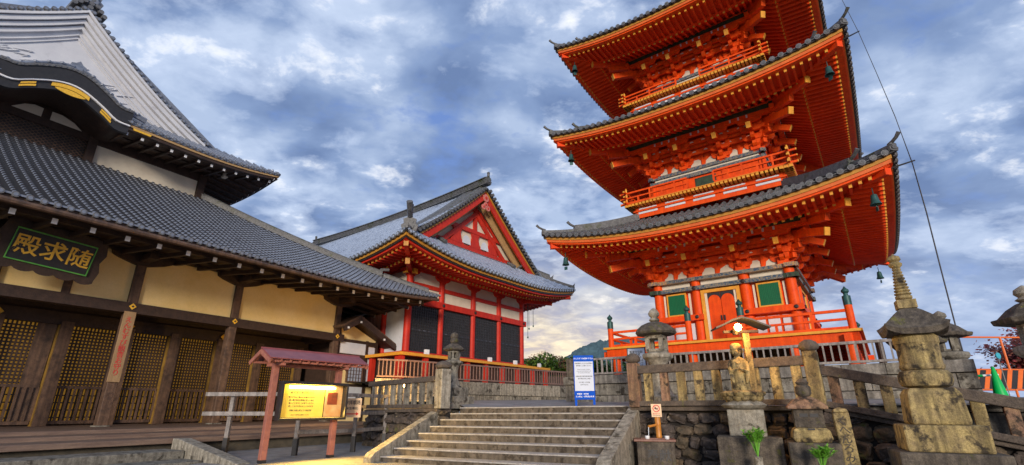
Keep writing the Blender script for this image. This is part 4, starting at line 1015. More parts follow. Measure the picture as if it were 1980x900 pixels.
for x in (-.95,.95):
    g.ext([(scT+x*1.0+.42*math.cos(PI*k/8),yw-.19,12.05+.62*math.sin(PI*k/8)) for k in range(9)],(0,.02,0),5)
for sx in (-1,1): g.beam((scT+sx*2.6,yw-.1,13.1),(scT+sx*.2,yw-.1,14.9),.14,.2,0)
ped=g.build('gable',['red',OCH,'black','trim','pale','white'],rT_o)
g=MB()   # hanging carved fish ornament at the peak
zt=gz2(hwT)-.75
for (x,z,r) in ((0,0,.30),(0,-.52,.20),(-.24,-.74,.20),(.24,-.74,.20)):
    g.ext([(scT+x+r*math.cos(2*PI*k/12),yg+.06,zt+z+r*math.sin(2*PI*k/12)) for k in range(12)],(0,.07,0),0)
    g.ext([(scT+x+r*.4*math.cos(2*PI*k/10),yg+.04,zt+z+r*.4*math.sin(2*PI*k/10)) for k in range(10)],(0,.02,0),1)
pk=mat('pink_carving',(.68,.22,.17),(.55,.15,.12),9,.6); g.build('gable_pendant',[pk,'red'],rT_o)
gt=MB()
for side in (1,-1):
    b=gl+.55
    while b<hwT-.1:
        sl=.70+.025*b; t=Vector((-side,0,sl)).normalized()
        c=Vector((scT+side*(hwT-b),yg-.16,gz2(b)+.12)); gt.tube([c,c+Vector((0,.8,0))],.125,8,0); b+=.33*abs(t.x)
    for yy in (.55,.95,1.5,2.05):
        P_=[(scT+side*(hwT-(gl+.9+(hwT-gl-.9)*k/16)),yg+yy,gz2(gl+.9+(hwT-gl-.9)*k/16)+.18) for k in range(17)]
        gt.tube(P_,.13 if yy>.6 else .16,8,0)
    P_=[(scT+side*(hwT-(gl+.75+(hwT-gl-.75)*k/16)),yg+1.75,gz2(gl+.75+(hwT-gl-.75)*k/16)+.04) for k in range(17)]
    gt.sweep(P_,.34,.30,0)
gt.build('gable_edge_tiles',['tile2'],rT_o,True)
mr=MB(); P_=[(scT,yg-.1+(DP+2*OH-gl*2+.2)*k/20,gz2(hwT)-.05+.35*(abs(k/10-1))**2) for k in range(21)]
mr.sweep(P_,.50,.42,0); mr.sweep([(x,y,z+.422) for x,y,z in P_],.70,.06,0); mr.tube([(x,y,z+.55) for x,y,z in P_],.11,8,0)
for z_ in (.10,.20,.31): mr.sweep([(x,y,z+z_) for x,y,z in P_],.56,.03,0)
for k in range(1,21): 
    for z in (.14,.30,.46): pass
for (a_,b_) in ((0,-1),(20,1)): ornament(mr,(scT,P_[a_][1]+b_*.05,P_[a_][2]+.10),(0,b_*.35),1.30,0,horn=False); mr.lathe([(.10,.0),(.10,.25),(.13,.28),(.04,.36)],(scT,P_[a_][1],P_[a_][2]+.62),8)
mr.build('main_ridge',['tile2'],rT_o,True)
# ridge along the foot of the gable with end tiles
fr=MB(); fr.box(scT-5.1,scT+5.1,-.32,-.02,11.28,11.58); 
for sx in (-1,1): 
    fr.tube([(scT+sx*3.6,-.9,11.3),(scT+sx*3.6,-.25,11.72)],.14,8); ornament(fr,(scT+sx*4.6 ,-.5,11.1),(sx*.3,-1),1.1,0)
fr.build('gable_foot_ridge',['tile2'],rT_o)
# near corner ridge ornament (large, standing over the left corner)
nc=MB(); f=lambda d:lT.P(d,d,.04)
ornament(nc,(-OH+1.0,-OH+1.0,10.75),(-dd,-dd),1.9,0); nc.lathe([(.13,0),(.13,.7),(.16,.75),(.16,.85)],(-OH+1.1,-OH+1.1,11.45),8)
nc.build('corner_ornament',['tile2'],rT_o)
ch=MB()
for (x,y,z,l) in ((S1+.5,-.4,9.4,2.3),(S1+.75,-.1,9.4,2.9),(S1+2.2,.4,9.2,1.6)): ch.tube([(x,y,z),(x,y,z-l)],.018,5); ch.lathe([(.05,-l-.12),(.06,-l)],(x,y,z),6)
ch.build('hanging_rod',['bronze'],TP)
# small tiled shelter roof beside the temple flank
SH=thing('tiled_side_roof','small grey tiled lean-to roof on the flank of the red temple behind the annex','lean-to roof',TP.location,PI/2-.6571)
q=Side((-2.2,2.4),(0,1),(1,0),6,6.05,lambda b:.05+.42*b,.0,2); q.bm=lambda a:1.9; q.lift=lambda a,b:0
t_=MB(); tiles(t_,q,.3,.08,.3,.1,seg=5); t_.sweep([(-.35,2.4,6.85),(-.35,8.4,6.85)],.3,.25,0); t_.build('tiles',['tile','tileend'],SH)
t_=MB(); t_.box(-2.1,-.2,2.5,8.3,5.9,6.04); t_.box(-2.0,-1.85,2.5,2.65,2.7,5.9); t_.build('eave_board',['dwood'],SH)
# ================================================================ GROUND, PLATFORMS
def sheet(name,poly,mat_,kind='structure',lab=None,th=.0):
    m_=MB(); m_.face(poly); o=m_.build(name,[mat_],None); o['kind']=kind; return o
PYAW=-.6375
def PW(u,v,z): return (10.042+u*CPY-v*SPY,21.316+u*SPY+v*CPY,z)
g=MB()
def gh(x,y):
    f=max(0,min(1,(13.4-y)/3)); return -.7*f*max(0,min(1,(-x-6.3)/2))
xs=[-900,-60]+[-20+1*k for k in range(41)]+[60,900]; ys=[-300,-40]+[1*k for k in range(21)]+[60,1500]
for x0,x1 in zip(xs,xs[1:]):
    for y0,y1 in zip(ys,ys[1:]): g.face([(x0,y0,gh(x0,y0)),(x1,y0,gh(x1,y0)),(x1,y1,gh(x1,y1)),(x0,y1,gh(x0,y1))])
g.build('ground',['paving'],None,True)['kind']='structure'
# stone stairs
FA=Vector((.443,.896,0)); RA=Vector((.896,-.443,0))
stt=thing('stone_stairs','worn granite stairs rising to the temple forecourt between two stone kerbs','stairs')
Ltop=[];
for k in range(8):
    zl=.13+.166*k; zr=.13+.172*k
    Lk=Vector((-3.29,13.1,0))+FA*.424*k+RA*(.06*k); Rk_=Vector((1.757,10.6,0))+FA*.424*k+RA*(.005*k)
    zlp=0 if k==0 else zl-.166; zrp=0 if k==0 else zr-.172
    dpt=.424+.35 if k<7 else .8
    m_=MB(); b0_,b1_=Lk,Rk_; nb=7; random.seed(k)
    cuts=[0]+sorted(random.uniform(.08,.92) for _ in range(2))+[1]
    for t0,t1 in zip(cuts,cuts[1:]):
        e0=.0015/5; A_=b0_.lerp(b1_,t0+e0); B_=b0_.lerp(b1_,t1-e0); za=zl+(zr-zl)*t0; zb2=zl+(zr-zl)*t1; j=random.uniform(-.006,.006)
        za+=j; zb2+=j
        bot=[Vector((A_.x,A_.y,zlp-.1)),Vector((B_.x,B_.y,zrp-.1)),Vector((B_.x,B_.y,zrp-.1))+FA*dpt,Vector((A_.x,A_.y,zlp-.1))+FA*dpt]
        top=[Vector((A_.x,A_.y,za)),Vector((B_.x,B_.y,zb2)),Vector((B_.x,B_.y,zb2))+FA*dpt,Vector((A_.x,A_.y,za))+FA*dpt]
        top=[p-Vector((0,0,.032)) for p in top]
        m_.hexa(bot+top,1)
        o3=[p-FA*.014 if q_<2 else p for q_,p in enumerate(top)]; m_.hexa([p+Vector((0,0,.001)) for p in o3]+[p+Vector((0,0,.032)) for p in o3],0)  # pale slab over the dark riser puts the lit tread edge into colour
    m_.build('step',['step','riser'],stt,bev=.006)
for (p0,p1,lab) in (((-3.50,12.95,.16),(-2.05,16.1,1.40),'l'),((1.80,10.35,.24),(3.30,13.35,1.40),'r')):
    m_=MB(); P0=Vector(p0);P1=Vector(p1); a=-.13; b=.13 if lab=='l' else .16
    cs=[]
    for P_ in (P0-FA*.12,P0,P1,P1+FA*.5):
        cs.append(P_)
    tops=[cs[0]+Vector((0,0,-.04)),cs[1]+Vector((0,0,.06)),cs[2]+Vector((0,0,.04)),cs[3]+Vector((0,0,.04))]
    for q in range(3):
        A_,B_=tops[q],tops[q+1]
        w=RA*b; v=RA*a
        bz=lambda P_: Vector((P_.x,P_.y,-.15))
        m_.hexa([bz(A_)+v,bz(A_)+w,bz(B_)+w,bz(B_)+v,A_+v,A_+w,B_+w,B_+v],0)
    m_.build('kerb',['stonel'],stt,bev=.012)
# forecourt
def fz_(y): return 1.31+ (.07*(y-15) if y<18 else .21+.022*(y-18))
f=MB()
LT=Vector((-3.29,13.1,0))+FA*.424*7+RA*.42; RT=Vector((1.757,10.6,0))+FA*.424*7
def cell(p,q_): pass
nu,nv=10,14
for i in range(nu):
    for j in range(nv):
        def pt(i,j):
            a=LT.lerp(RT,i/nu)+FA*.35; b=Vector((-16+i/nu*34,44,0)); t=(j/nv)**1.6; p=a.lerp(b,t); z=1.288+.042*(i/nu)*(1-t)
            z=max(z,fz_(p.y)-.035) if t>0 else z; return (p.x,p.y,z)
        f.face([pt(i,j),pt(i+1,j),pt(i+1,j+1),pt(i,j+1)])
f.build('forecourt_paving',['paving'],None,True)['kind']='structure'
# ---------- masonry helpers
def rubble(name,lab,A,B,zt0,zt1,zb,thick,sz,seed,cop=True,extra=None,base=0.):
    """wall of rounded boulders between ground points A,B with sloping top"""
    root=thing(name,lab,'stone wall'); A=Vector((*A,0));B=Vector((*B,0)); Ld=(B-A).length; ex=(B-A)/Ld; ny=Vector((ex.y,-ex.x,0))   # ny towards the viewer
    bk=MB(); h=lambda t: zt0+(zt1-zt0)*t
    c=[A-ny*thick+Vector((0,0,zb)),B-ny*thick+Vector((0,0,zb)),B-ny*.10+Vector((0,0,zb)),A-ny*.10+Vector((0,0,zb))]
    tp=[A-ny*thick+Vector((0,0,h(0))),B-ny*thick+Vector((0,0,h(1))),B-ny*.10+Vector((0,0,h(1))),A-ny*.10+Vector((0,0,h(0)))]
    bk.hexa(c+tp,0); bk.build('backing',['joint'],root)
    rnd=random.Random(seed); rk=MB(); 
    x=0
    bmi=bmesh.new(); bmesh.ops.create_icosphere(bmi,subdivisions=4,radius=1); V=[v.co.copy() for v in bmi.verts]; F=[[v.index for v in f_.verts] for f_ in bmi.faces]; bmi.free()
    pts=[]; tries=0
    z=zb
    rows=[]
    zz=zb; r_i=0
    while True:
        hgt=sz*rnd.uniform(.75,1.05); x=-rnd.uniform(0,sz*.6); 
        while x<Ld+.05:
            w=sz*rnd.uniform(.8,1.75); pts.append((x+w/2,zz+hgt/2+rnd.uniform(-.06,.06)*sz,w/2,hgt/2*rnd.uniform(.9,1.15))); x+=w*.97
        zz+=hgt*.96; r_i+=1
        if zz>max(zt0,zt1)-.04: break
    for (px,pz,rw,rh) in pts:
        top=h(max(0,min(1,px/Ld)))
        if pz-rh>top-.08: continue
        if pz+rh>top+.02: d_=(pz+rh-top)/2; pz-=d_; rh-=d_
        if rh<.05: continue
        off=Vector((rnd.uniform(0,90),rnd.uniform(0,90),0)); ang=rnd.uniform(-.28,.28); ca,sa=math.cos(ang),math.sin(ang); mi=1 if rnd.random()<.35 else 0
        b0_=len(rk.v); dep=rnd.uniform(.13,.20)
        for v in V:
            e=.55; sx=math.copysign(abs(v.x)**e,v.x); sy=math.copysign(abs(v.y)**.8,v.y); sz_=math.copysign(abs(v.z)**e,v.z)
            nn=.26*noise.noise(v*1.5+off)+.10*noise.noise(v*3.7+off)+.05*noise.noise(v*8+off)
            lx=sx*rw*(1+nn)*.92; lz=sz_*rh*(1+nn)*.92; lx,lz=lx*ca-lz*sa,lx*sa+lz*ca
            p=A+ex*(px+lx)-ny*.13+ny*(sy*dep*(1+nn*1.8)); rk.v.append((p.x,p.y,pz+lz))
        for f_ in F: rk.f.append([b0_+i for i in f_]); rk.m.append(mi)
    rk.build('boulder_facing',['rock','rockm'],root,True,fix=True)
    if cop:
        cpm=MB(); p0=A+ny*.08+Vector((0,0,h(0))); p1=B+ny*.08+Vector((0,0,h(1)))
        cpm.hexa([p0-ny*(thick*.9),p1-ny*(thick*.9),p1,p0,p0-ny*(thick*.9)+Vector((0,0,.10)),p1-ny*(thick*.9)+Vector((0,0,.10)),p1+Vector((0,0,.10)),p0+Vector((0,0,.10))],0)
        cpm.build('coping',['cap'],root,bev=.02)
    return root
def blocks(name,lab,A,B,rows,thick,seed,mm=('block','stone'),cat='stone wall'):
    root=thing(name,lab,cat); A=Vector((*A,0));B=Vector((*B,0)); Ld=(B-A).length; ex=(B-A)/Ld; ny=Vector((ex.y,-ex.x,0)); rnd=random.Random(seed)
    bk=MB(); z0,z1=rows[0][0],rows[-1][1]
    def bx(mb,x0,x1,d0,d1,za,zb2,mi=0):
        q=lambda x,d,z: A+ex*x+ny*d+Vector((0,0,z)); mb.hexa([q(x0,d0,za),q(x1,d0,za),q(x1,d1,za),q(x0,d1,za),q(x0,d0,zb2),q(x1,d0,zb2),q(x1,d1,zb2),q(x0,d1,zb2)],mi)
    bx(bk,0,Ld,-thick,-.05,z0,z1-.01); bk.build('core',['joint'],root)
    m_=MB()
    for (za,zb2,w,pr) in rows:
        x=-rnd.uniform(0,w*.5)
        while x<Ld:
            ww=w*rnd.uniform(.7,1.3); xa=max(0,x); xb=min(Ld,x+ww)
            if xb-xa>.06: bx(m_,xa+.006,xb-.006,-.3,pr+rnd.uniform(-.008,.008),za+.006,zb2-.006,rnd.randint(0,len(mm)-1))
            x+=ww
    m_.build('block_facing',list(mm),root,bev=.014); return root
def v2(p): return (p[0],p[1])
# rubble wall below the right stone fence (level part then falling part)
VW=-10.95
rubble('rubble_wall','dark mossy boulder wall beneath the stone fence, right of the stairs',v2(PW(-.62,VW,0)),v2(PW(3.55,VW,0)),1.20,1.22,-.1,.7,.30,3)
rubble('sloping_rubble_wall','dark boulder wall with a falling top edge behind the tall stone pagoda',v2(PW(3.56,VW,0)),v2(PW(9.2,VW,0)),1.20,-.05,-.6,.7,.36,5)
# tall corner blocks next to the stair
cb=MB()
for (u0,z0,z1,w) in ((-.62,.70,1.16,.28),(-.62,.30,.68,.5)): pass
# right stone fence
def fence(root_name,lab,pts,post_at,hgt,balus,pw=.19,bw=(.19,.14),mats=None,rail_h=.20,zoff=.10,capr=True,seed=1,postm='stoney',rb=.12,posth=.12):
    rnd=random.Random(seed); root=thing(root_name,lab,'stone fence')
    for (P0,P1,n,h0,h1,bm_) in pts:
        P0=Vector(P0);P1=Vector(P1); ex=(P1-P0); ex2=Vector((ex.x,ex.y,0)).normalized(); rz=math.atan2(ex2.y,ex2.x)
        r_=MB(); r_.beam(P0+Vector((0,0,h0-rail_h/2)),P1+Vector((0,0,h1-rail_h/2)),.20,rail_h); r_.build('top_rail',['cap'],root,bev=.02)
        r_=MB(); r_.beam(P0+Vector((0,0,rb/2)),P1+Vector((0,0,rb/2)),.22,rb); r_.build('bottom_rail',['cap'],root,bev=.015)
        for k in range(n):
            t=(k+.75)/(n+.5); p=P0.lerp(P1,t); hh=h0+(h1-h0)*t
            b_=MB(); o_=Matrix.Translation((p.x,p.y,0))@Matrix.Rotation(rz,4,'Z'); b_.M=o_; b_.box(-bw[0]/2,bw[0]/2,-bw[1]/2,bw[1]/2,p.z+rb-.02,p.z+hh-rail_h+.02)
            b_.build('baluster',[rnd.choice(bm_)],root,bev=.018)
    for (P_,h_,m_,rz,w_) in post_at:
        b_=MB(); b_.M=Matrix.Translation(P_)@Matrix.Rotation(rz,4,'Z'); w=w_/2
        b_.box(-w,w,-w,w,0,h_-posth)
        o=b_.build('post',[m_],root,bev=.025)
        b_=MB(); b_.M=Matrix.Translation(P_)@Matrix.Rotation(rz,4,'Z'); b_.lathe([(w*.8,h_-posth+.002),(w*1.35,h_-posth+.05),(w*1.45,h_-posth+.11),(w*1.15,h_-posth+.19),(w*.5,h_-posth+.24)],(0,0,0),12); b_.build('post_cap',['cap'],o,True)
    return root
zt=1.31
fence('stone_fence','mossy stone fence with square balusters above the boulder wall, right of the stairs',
 [(PW(-.40,-11.0,zt),PW(3.50,-11.0,zt+.02),9,.98,1.0,('stoney','stoney','stoney2','stoney')),
  (PW(3.52,-11.0,zt),PW(9.1,-11.0,-.04+.1),13,.84,.72,('stoney','stoney2','stoney','stoney2'))],
 [(PW(-.46,-11.0,zt-.02),1.20,'stoney2',PYAW,.27),(PW(3.50,-11.0,zt-.02),1.24,'stoney',PYAW,.27)],1.,9,seed=4)
# ground behind the fence and retaining walls
def quadz(name,pts,m_,kind='structure'):
    q=MB(); q.face(pts); o=q.build(name,[m_],None); o['kind']=kind; return o
quadz('upper_path',[PW(-2.6,-10.6,1.315),PW(16,-10.6,1.33),PW(16,-6,1.52),PW(-2.6,-6,1.52)],'paving')
blocks('lower_retaining_wall','grey block wall glimpsed through the falling right part of the stone fence',v2(PW(3.9,-10.3,0)),v2(PW(14,-10.3,0)),[(-.3,.3,.7,0),(.31,.75,.6,0),(.76,1.18,.8,0),(1.19,1.36,1.2,.05)],.5,8)
blocks('pagoda_terrace_wall','grey cut-stone terrace wall carrying the picket fence in front of the vermilion pagoda',v2(PW(-4.95,-6.05,0)),v2(PW(6.6,-6.05,0)),[(1.2,1.72,.8,.10),(1.73,2.13,.75,0),(2.14,2.46,1.1,.06)],.6,2)
quadz('pagoda_terrace',[PW(-4.95,-6.1,2.44),PW(6.6,-6.1,2.44),PW(6.6,20,2.44),PW(-4.95,20,2.44)],'earth')
bw_=MB()
for (u,w_,h_) in ((-5.15,.30,2.22),(-5.15,.36,2.9)): pass
gp=thing('stone_gate_post','squat stacked stone pier at the left end of the pagoda terrace, behind the blue sign','stone pier',PW(-5.1,-6.1,1.4),PYAW)
m_=MB(); m_.box(-.17,.17,-.17,.17,0,.72); m_.box(-.24,.24,-.24,.24,.722,1.02); m_.build('shaft',['stone'],gp,bev=.02); m_=MB(); m_.box(-.15,.15,-.12,.16,1.024,1.72); m_.build('upper_post',['stoned'],gp,bev=.02)
# wooden picket fences
def picket(name,lab,A,B,z0,z1,n,h,gap=.2,pw=.045,wm='gwood'):
    root=thing(name,lab,'picket fence'); A=Vector(A);B=Vector(B); 
    for (dz,hh,nm) in ((h-.05,.08,'top_rail'),(.05,.07,'bottom_rail')):
        r_=MB(); r_.beam(A+Vector((0,0,z0+dz)),B+Vector((0,0,z1+dz)),.07,hh); r_.build(nm,[wm],root,bev=.008)
    rz=math.atan2(B.y-A.y,B.x-A.x)
    for k in range(n):
        t=(k+.5)/n; p=A.lerp(B,t); z=z0+(z1-z0)*t; b_=MB(); b_.M=Matrix.Translation((p.x,p.y,z))@Matrix.Rotation(rz,4,'Z'); w=pw*(1.6 if k%8==4 else 1); b_.box(-w/2,w/2,-.02,.02,.085,h-.09); b_.build('picket',[wm],root)
    return root
a=PW(-4.7,-6.0,0); b=PW(5.3,-6.0,0)
picket('picket_fence','long weathered wooden picket fence on the terrace wall before the vermilion pagoda',(a[0],a[1],0),(b[0],b[1],0),2.47,2.47,50,.64)
# black void boards under the pagoda veranda
# temple terrace wall and picket fence
e1=Vector((math.sin(.6571),math.cos(.6571),0)); e2=Vector((-e1.y,e1.x,0)); TO=Vector((-6.0835,27.9,0))
def TW(s,t,z): q=TO+e1*s+e2*t; return (q.x,q.y,z)
BPK=mat('brown_picket_timber',(.25,.15,.12),(.16,.095,.08),5,.7,.3,20,grit=.2)
A_=TW(-2.5,-3.35,0); B_=TW(9.9,-4.9,0)
blocks('temple_terrace_wall','low brown stone terrace wall under the long fence of the red temple',v2(A_),v2(B_),[(1.2,1.95,.7,.0),(1.96,2.62,1.9,.08)],.6,6,('stone','stonel'))
quadz('temple_terrace',[TW(-2.5,-3.4,2.60),TW(9.9,-4.95,2.60),TW(9.9,26,2.60),TW(-2.5,26,2.60)],'earth')
picket('picket_fence','wooden picket fence along the front of the red temple',(A_[0]-.05,A_[1]+.05,0),(B_[0],B_[1],0),2.66,2.70,56,.86,wm=BPK)
A2=TW(-2.55,-3.3,0); B2=(-6.35,23.25,0)
picket('picket_fence','short picket fence turning the corner of the red temple beside the annex',(A2[0],A2[1],0),(B2[0],B2[1],0),2.66,2.66,8,.86,wm=BPK)
blocks('side_terrace_wall','short stone wall under the turning picket fence beside the annex',(-6.4,23.3),v2(TW(-2.5,-3.3,0)),[(1.2,1.95,.7,0),(1.96,2.62,1.4,.08)],.5,7,('stone','stonel'))
# left rubble wall and stone fence
rubble('left_rubble_wall','low mossy boulder wall beneath the left stone fence beside the stairs',(-5.35,18.65),(-2.20,15.35),1.12,1.16,-.1,.6,.34,9)
fence('short_stone_fence','grey stone fence with broad flat balusters left of the stairs',
 [((-5.25,18.6,1.27),(-2.35,15.55,1.27),9,.93,.96,('stone','stonel','stone'))],
 [((-2.12,15.35,1.26),1.28,'stonel',-.8,.36)],1.,9,seed=11,bw=(.22,.10),rail_h=.17)
quadz('side_court',[(-5.4,18.9,1.22),(-2.2,15.6,1.25),(-1.0,16.4,1.27),(1,24,1.6),(-7.2,23.6,1.4)],'earth')
# ================================================================ stone lanterns
def lantern(name,lab,loc,rz,sc_,kind,m_='stonel',group='stone lanterns around the forecourt'):
    root=thing(name,lab,'stone lantern',loc,rz,group); root.scale=(sc_,)*3
    if kind=='round':       # flared column, open fire box, mushroom roof
        p=MB(); p.lathe([(.52,0),(.52,.16),(.36,.22),(.30,.34),(.235,.62),(.22,.9),(.27,1.12),(.40,1.22)],n=8,ph=PI/8); p.build('shaft',[m_],root,True,bev=0)
        p=MB(); p.lathe([(.40,1.223),(.44,1.26),(.44,1.36),(.30,1.42)],n=8,ph=PI/8); p.build('platform',[m_],root,False,bev=.015)
        p=MB()
        for (x,y) in ((-1,-1),(1,-1),(1,1),(-1,1)): p.box(x*.20-.055,x*.20+.055,y*.20-.055,y*.20+.055,1.423,1.90)
        p.box(-.255,.255,-.255,.255,1.424,1.50); p.box(-.255,.255,-.255,.255,1.80,1.90); p.build('fire_box',[m_],root,bev=.01)
        p=MB(); p.lathe([(.30,1.903),(.56,1.93),(.60,1.99),(.56,2.08),(.42,2.20),(.22,2.29),(.12,2.31)],n=16,wob=lambda j,z:1+.02*math.sin(j*2.6)); p.build('roof',['stoned'],root,True)
        p=MB(); p.lathe([(.10,2.312),(.16,2.36),(.13,2.42),(.09,2.44),(.15,2.50),(.17,2.57),(.12,2.66),(.05,2.72),(.01,2.74)],n=14); p.build('finial',[m_],root,True)
    elif kind=='stepped':
        p=MB(); p.box(-.62,.62,-.62,.62,-.2,.36); p.box(-.46,.46,-.46,.46,.362,.70); p.build('pedestal',[m_],root,bev=.02)
        p=MB(); p.lathe([(.38,.702),(.30,.80),(.21,1.05),(.19,1.35),(.24,1.55),(.36,1.62)],n=8,ph=PI/8); p.build('shaft',[m_],root,True)
        p=MB(); p.lathe([(.36,1.623),(.40,1.66),(.40,1.73),(.27,1.78)],n=6); p.build('platform',[m_],root,bev=.012)
        p=MB()
        for k in range(6): a=PI/3*k; p.cbox((.20*math.cos(a),.20*math.sin(a),1.96),(.09,.09,.36),0,a)
        p.lathe([(.24,1.783),(.24,1.84)],n=6); p.lathe([(.24,2.08),(.24,2.14)],n=6); p.build('fire_box',[m_],root)
        p=MB(); p.lathe([(.25,2.143),(.46,2.16),(.50,2.22),(.36,2.32),(.20,2.42),(.12,2.46)],n=6,wob=lambda j,z:1); p.build('roof',['stoned'],root,bev=.015)
        p=MB(); p.lathe([(.12,2.462),(.17,2.52),(.17,2.62),(.13,2.66),(.17,2.72),(.15,2.84),(.06,2.90),(.01,2.92)],n=12); p.build('finial',['stoned'],root,True)
    else:                   # broad hexagonal
        p=MB(); p.lathe([(.42,0),(.42,.14),(.25,.24),(.23,.95),(.30,1.05)],n=12); p.build('shaft',[m_],root,True)
        p=MB(); p.lathe([(.30,1.052),(.46,1.16),(.50,1.24),(.48,1.34),(.28,1.38)],n=6); p.build('platform',[m_],root,bev=.02)
        p=MB()
        for k in range(6): a=PI/3*k; p.cbox((.25*math.cos(a),.25*math.sin(a),1.60),(.11,.11,.44),0,a)
        p.lathe([(.30,1.382),(.30,1.44)],n=6); p.lathe([(.30,1.76),(.30,1.82)],n=6); p.build('fire_box',[m_],root)
        p=MB(); p.lathe([(.36,1.823),(.68,1.84),(.72,1.96),(.60,1.98),(.42,2.16),(.20,2.30),(.14,2.32)],n=6); p.build('roof',['stoned'],root,bev=.03)
        p=MB(); p.lathe([(.12,2.322),(.20,2.38),(.12,2.44),(.19,2.52),(.17,2.62),(.05,2.70),(.01,2.72)],n=12); p.build('finial',[m_],root,True)
    return root
lantern('stone_lantern','pale stone lantern with an open fire box, mushroom roof, behind the right stone fence',(4.30,14.5,1.42),PYAW,1.0,'round')
lantern('stone_lantern','dark stone lantern on a stepped pedestal at the head of the stairs on the left',(-2.0,16.9,1.34),-.6,.84,'stepped','stone')
lantern('stone_lantern','broad stone lantern behind the lightning cable, nearer the tall stone pagoda',(13.3,14.9,1.62),.3,.93,'broad','stone')
lantern('stone_lantern','second broad lantern half hidden beside the tall stone pagoda',(12.3,14.6,1.50),.1,.86,'broad','stone')
lantern('stone_lantern','stone lantern with a wide roof at the right edge of the picture',(11.95,11.0,1.25),.25,1.01,'broad','stonel')
pl=MB(); pl.box(-.7,.7,-.7,.7,0,1.25); pl.M=Matrix.Identity(4)
o=pl.build('stone_plinth',['stone'],None,bev=.02); o.location=(11.95,11.0,.0); o.rotation_euler=(0,0,.25); tag(o,'plain stone plinth under the lantern at the right edge','plinth')
# ================================================================ tall stone stupa in front of the fence
sp=thing('stone_stupa','tall lichen-stained stone pagoda with a ringed spire, square base and round body','stone pagoda',(6.86,8.28,.10),-.50); sp.scale=(.79,.79,.92)
p=MB(); p.box(-.84,.84,-.74,.74,-.4,.56); p.build('lower_plinth',['stoned'],sp,bev=.03)
p=MB(); p.box(-.66,.66,-.58,.58,.562,.99); p.build('upper_plinth',['stoney'],sp,bev=.03)
p=MB(); p.lathe([(.64,.992),(.66,1.06),(.61,1.50),(.52,1.60)],n=4,ph=PI/4); p.build('base_block',['stoney'],sp,bev=.03)
p=MB(); p.lathe([(.30,1.602),(.42,1.64),(.455,1.72),(.455,1.82),(.40,1.90),(.30,1.92)],n=24,wob=lambda j,z:1+.012*math.cos(j*PI/2)); p.build('lotus_ring',['stoney'],sp,True)
p=MB(); p.lathe([(.365,1.922),(.385,1.96),(.385,2.0),(.365,2.02),(.37,2.30),(.38,2.38),(.395,2.385),(.395,2.50),(.33,2.56)],n=28); p.build('round_body',['stoney'],sp,True)
p=MB()
def rfp(i,j):
    t=j/6; a=2*PI*i/48; cc=max(abs(math.cos(a)),abs(math.sin(a))); sq=1/cc; k_=(sq**(1-.35*t)); r=.42*(1-t)**.75+.13; up=.10*((sq-1)/.414)**2*(1-t)
    return (r*math.cos(a)*k_,r*math.sin(a)*k_,2.63+.42*(t**1.25)+up)
p.grid(lambda u,v: rfp(u*48,v*6),48,6)
for i in range(48):
    a0,a1=rfp(i,0),rfp(i+1,0); p.face([a0,a1,(a1[0]*.93,a1[1]*.93,a1[2]-.10),(a0[0]*.93,a0[1]*.93,a0[2]-.10)]); p.face([(a0[0]*.93,a0[1]*.93,a0[2]-.10),(a1[0]*.93,a1[1]*.93,a1[2]-.10),(a1[0]*.4,a1[1]*.4,2.54),(a0[0]*.4,a0[1]*.4,2.54)])
p.build('curved_roof',['stoned'],sp,True)
p=MB(); p.box(-.17,.17,-.17,.17,3.04,3.20); pr=[(.10,3.19),(.155,3.24),(.155,3.28),(.12,3.30)]
z=3.30
for k in range(9): r=.155-.009*k; pr+=[(r*.78,z),(r,z+.018),(r,z+.038),(r*.78,z+.052)]; z+=.060
pr+=[(.075,z),(.12,z+.04),(.13,z+.08),(.09,z+.11),(.08,z+.12),(.125,z+.16),(.11,z+.22),(.03,z+.26),(.005,z+.29)]
p.lathe(pr,n=18); p.build('ringed_spire',['stoney'],sp,True)
# ================================================================ small statue, shrine, marker, trough
JZ=thing('stone_guardian_statue','robed stone statue with joined hands and a yellow lit face on a lotus seat','statue',(4.83,10.55,.06),-.42); JZ.scale=(.95,)*3
p=MB(); p.box(-.62,.62,-.42,.42,-.3,.70); p.build('base_block',['stoned'],JZ,bev=.02)
p=MB(); p.box(-.36,.36,-.26,.26,.702,1.24); p.build('pedestal',['stonel'],JZ,bev=.02)
p=MB(); p.lathe([(.22,1.242),(.38,1.27),(.44,1.33),(.36,1.39),(.30,1.42)],n=20,wob=lambda j,z:1+.08*math.sin(j*2.1)); p.build('lotus_foot',['stonel'],JZ,True)
p=MB()
for r_,z_,n_ in ((.40,1.46,13),(.46,1.55,15)):
    for k in range(n_):
        a=2*PI*k/n_+z_; p.lathe([(.02,-.02),(.09,.03),(.10,.08),(.03,.12)],(r_*math.cos(a)*.80,r_*math.sin(a)*.75,z_-.04),7)
p.lathe([(.28,1.40),(.38,1.52),(.42,1.60),(.34,1.63),(.1,1.64)],n=22,wob=lambda j,z:1+.05*math.sin(j*3.3)); p.build('lotus_petals',['stoney'],JZ,True)
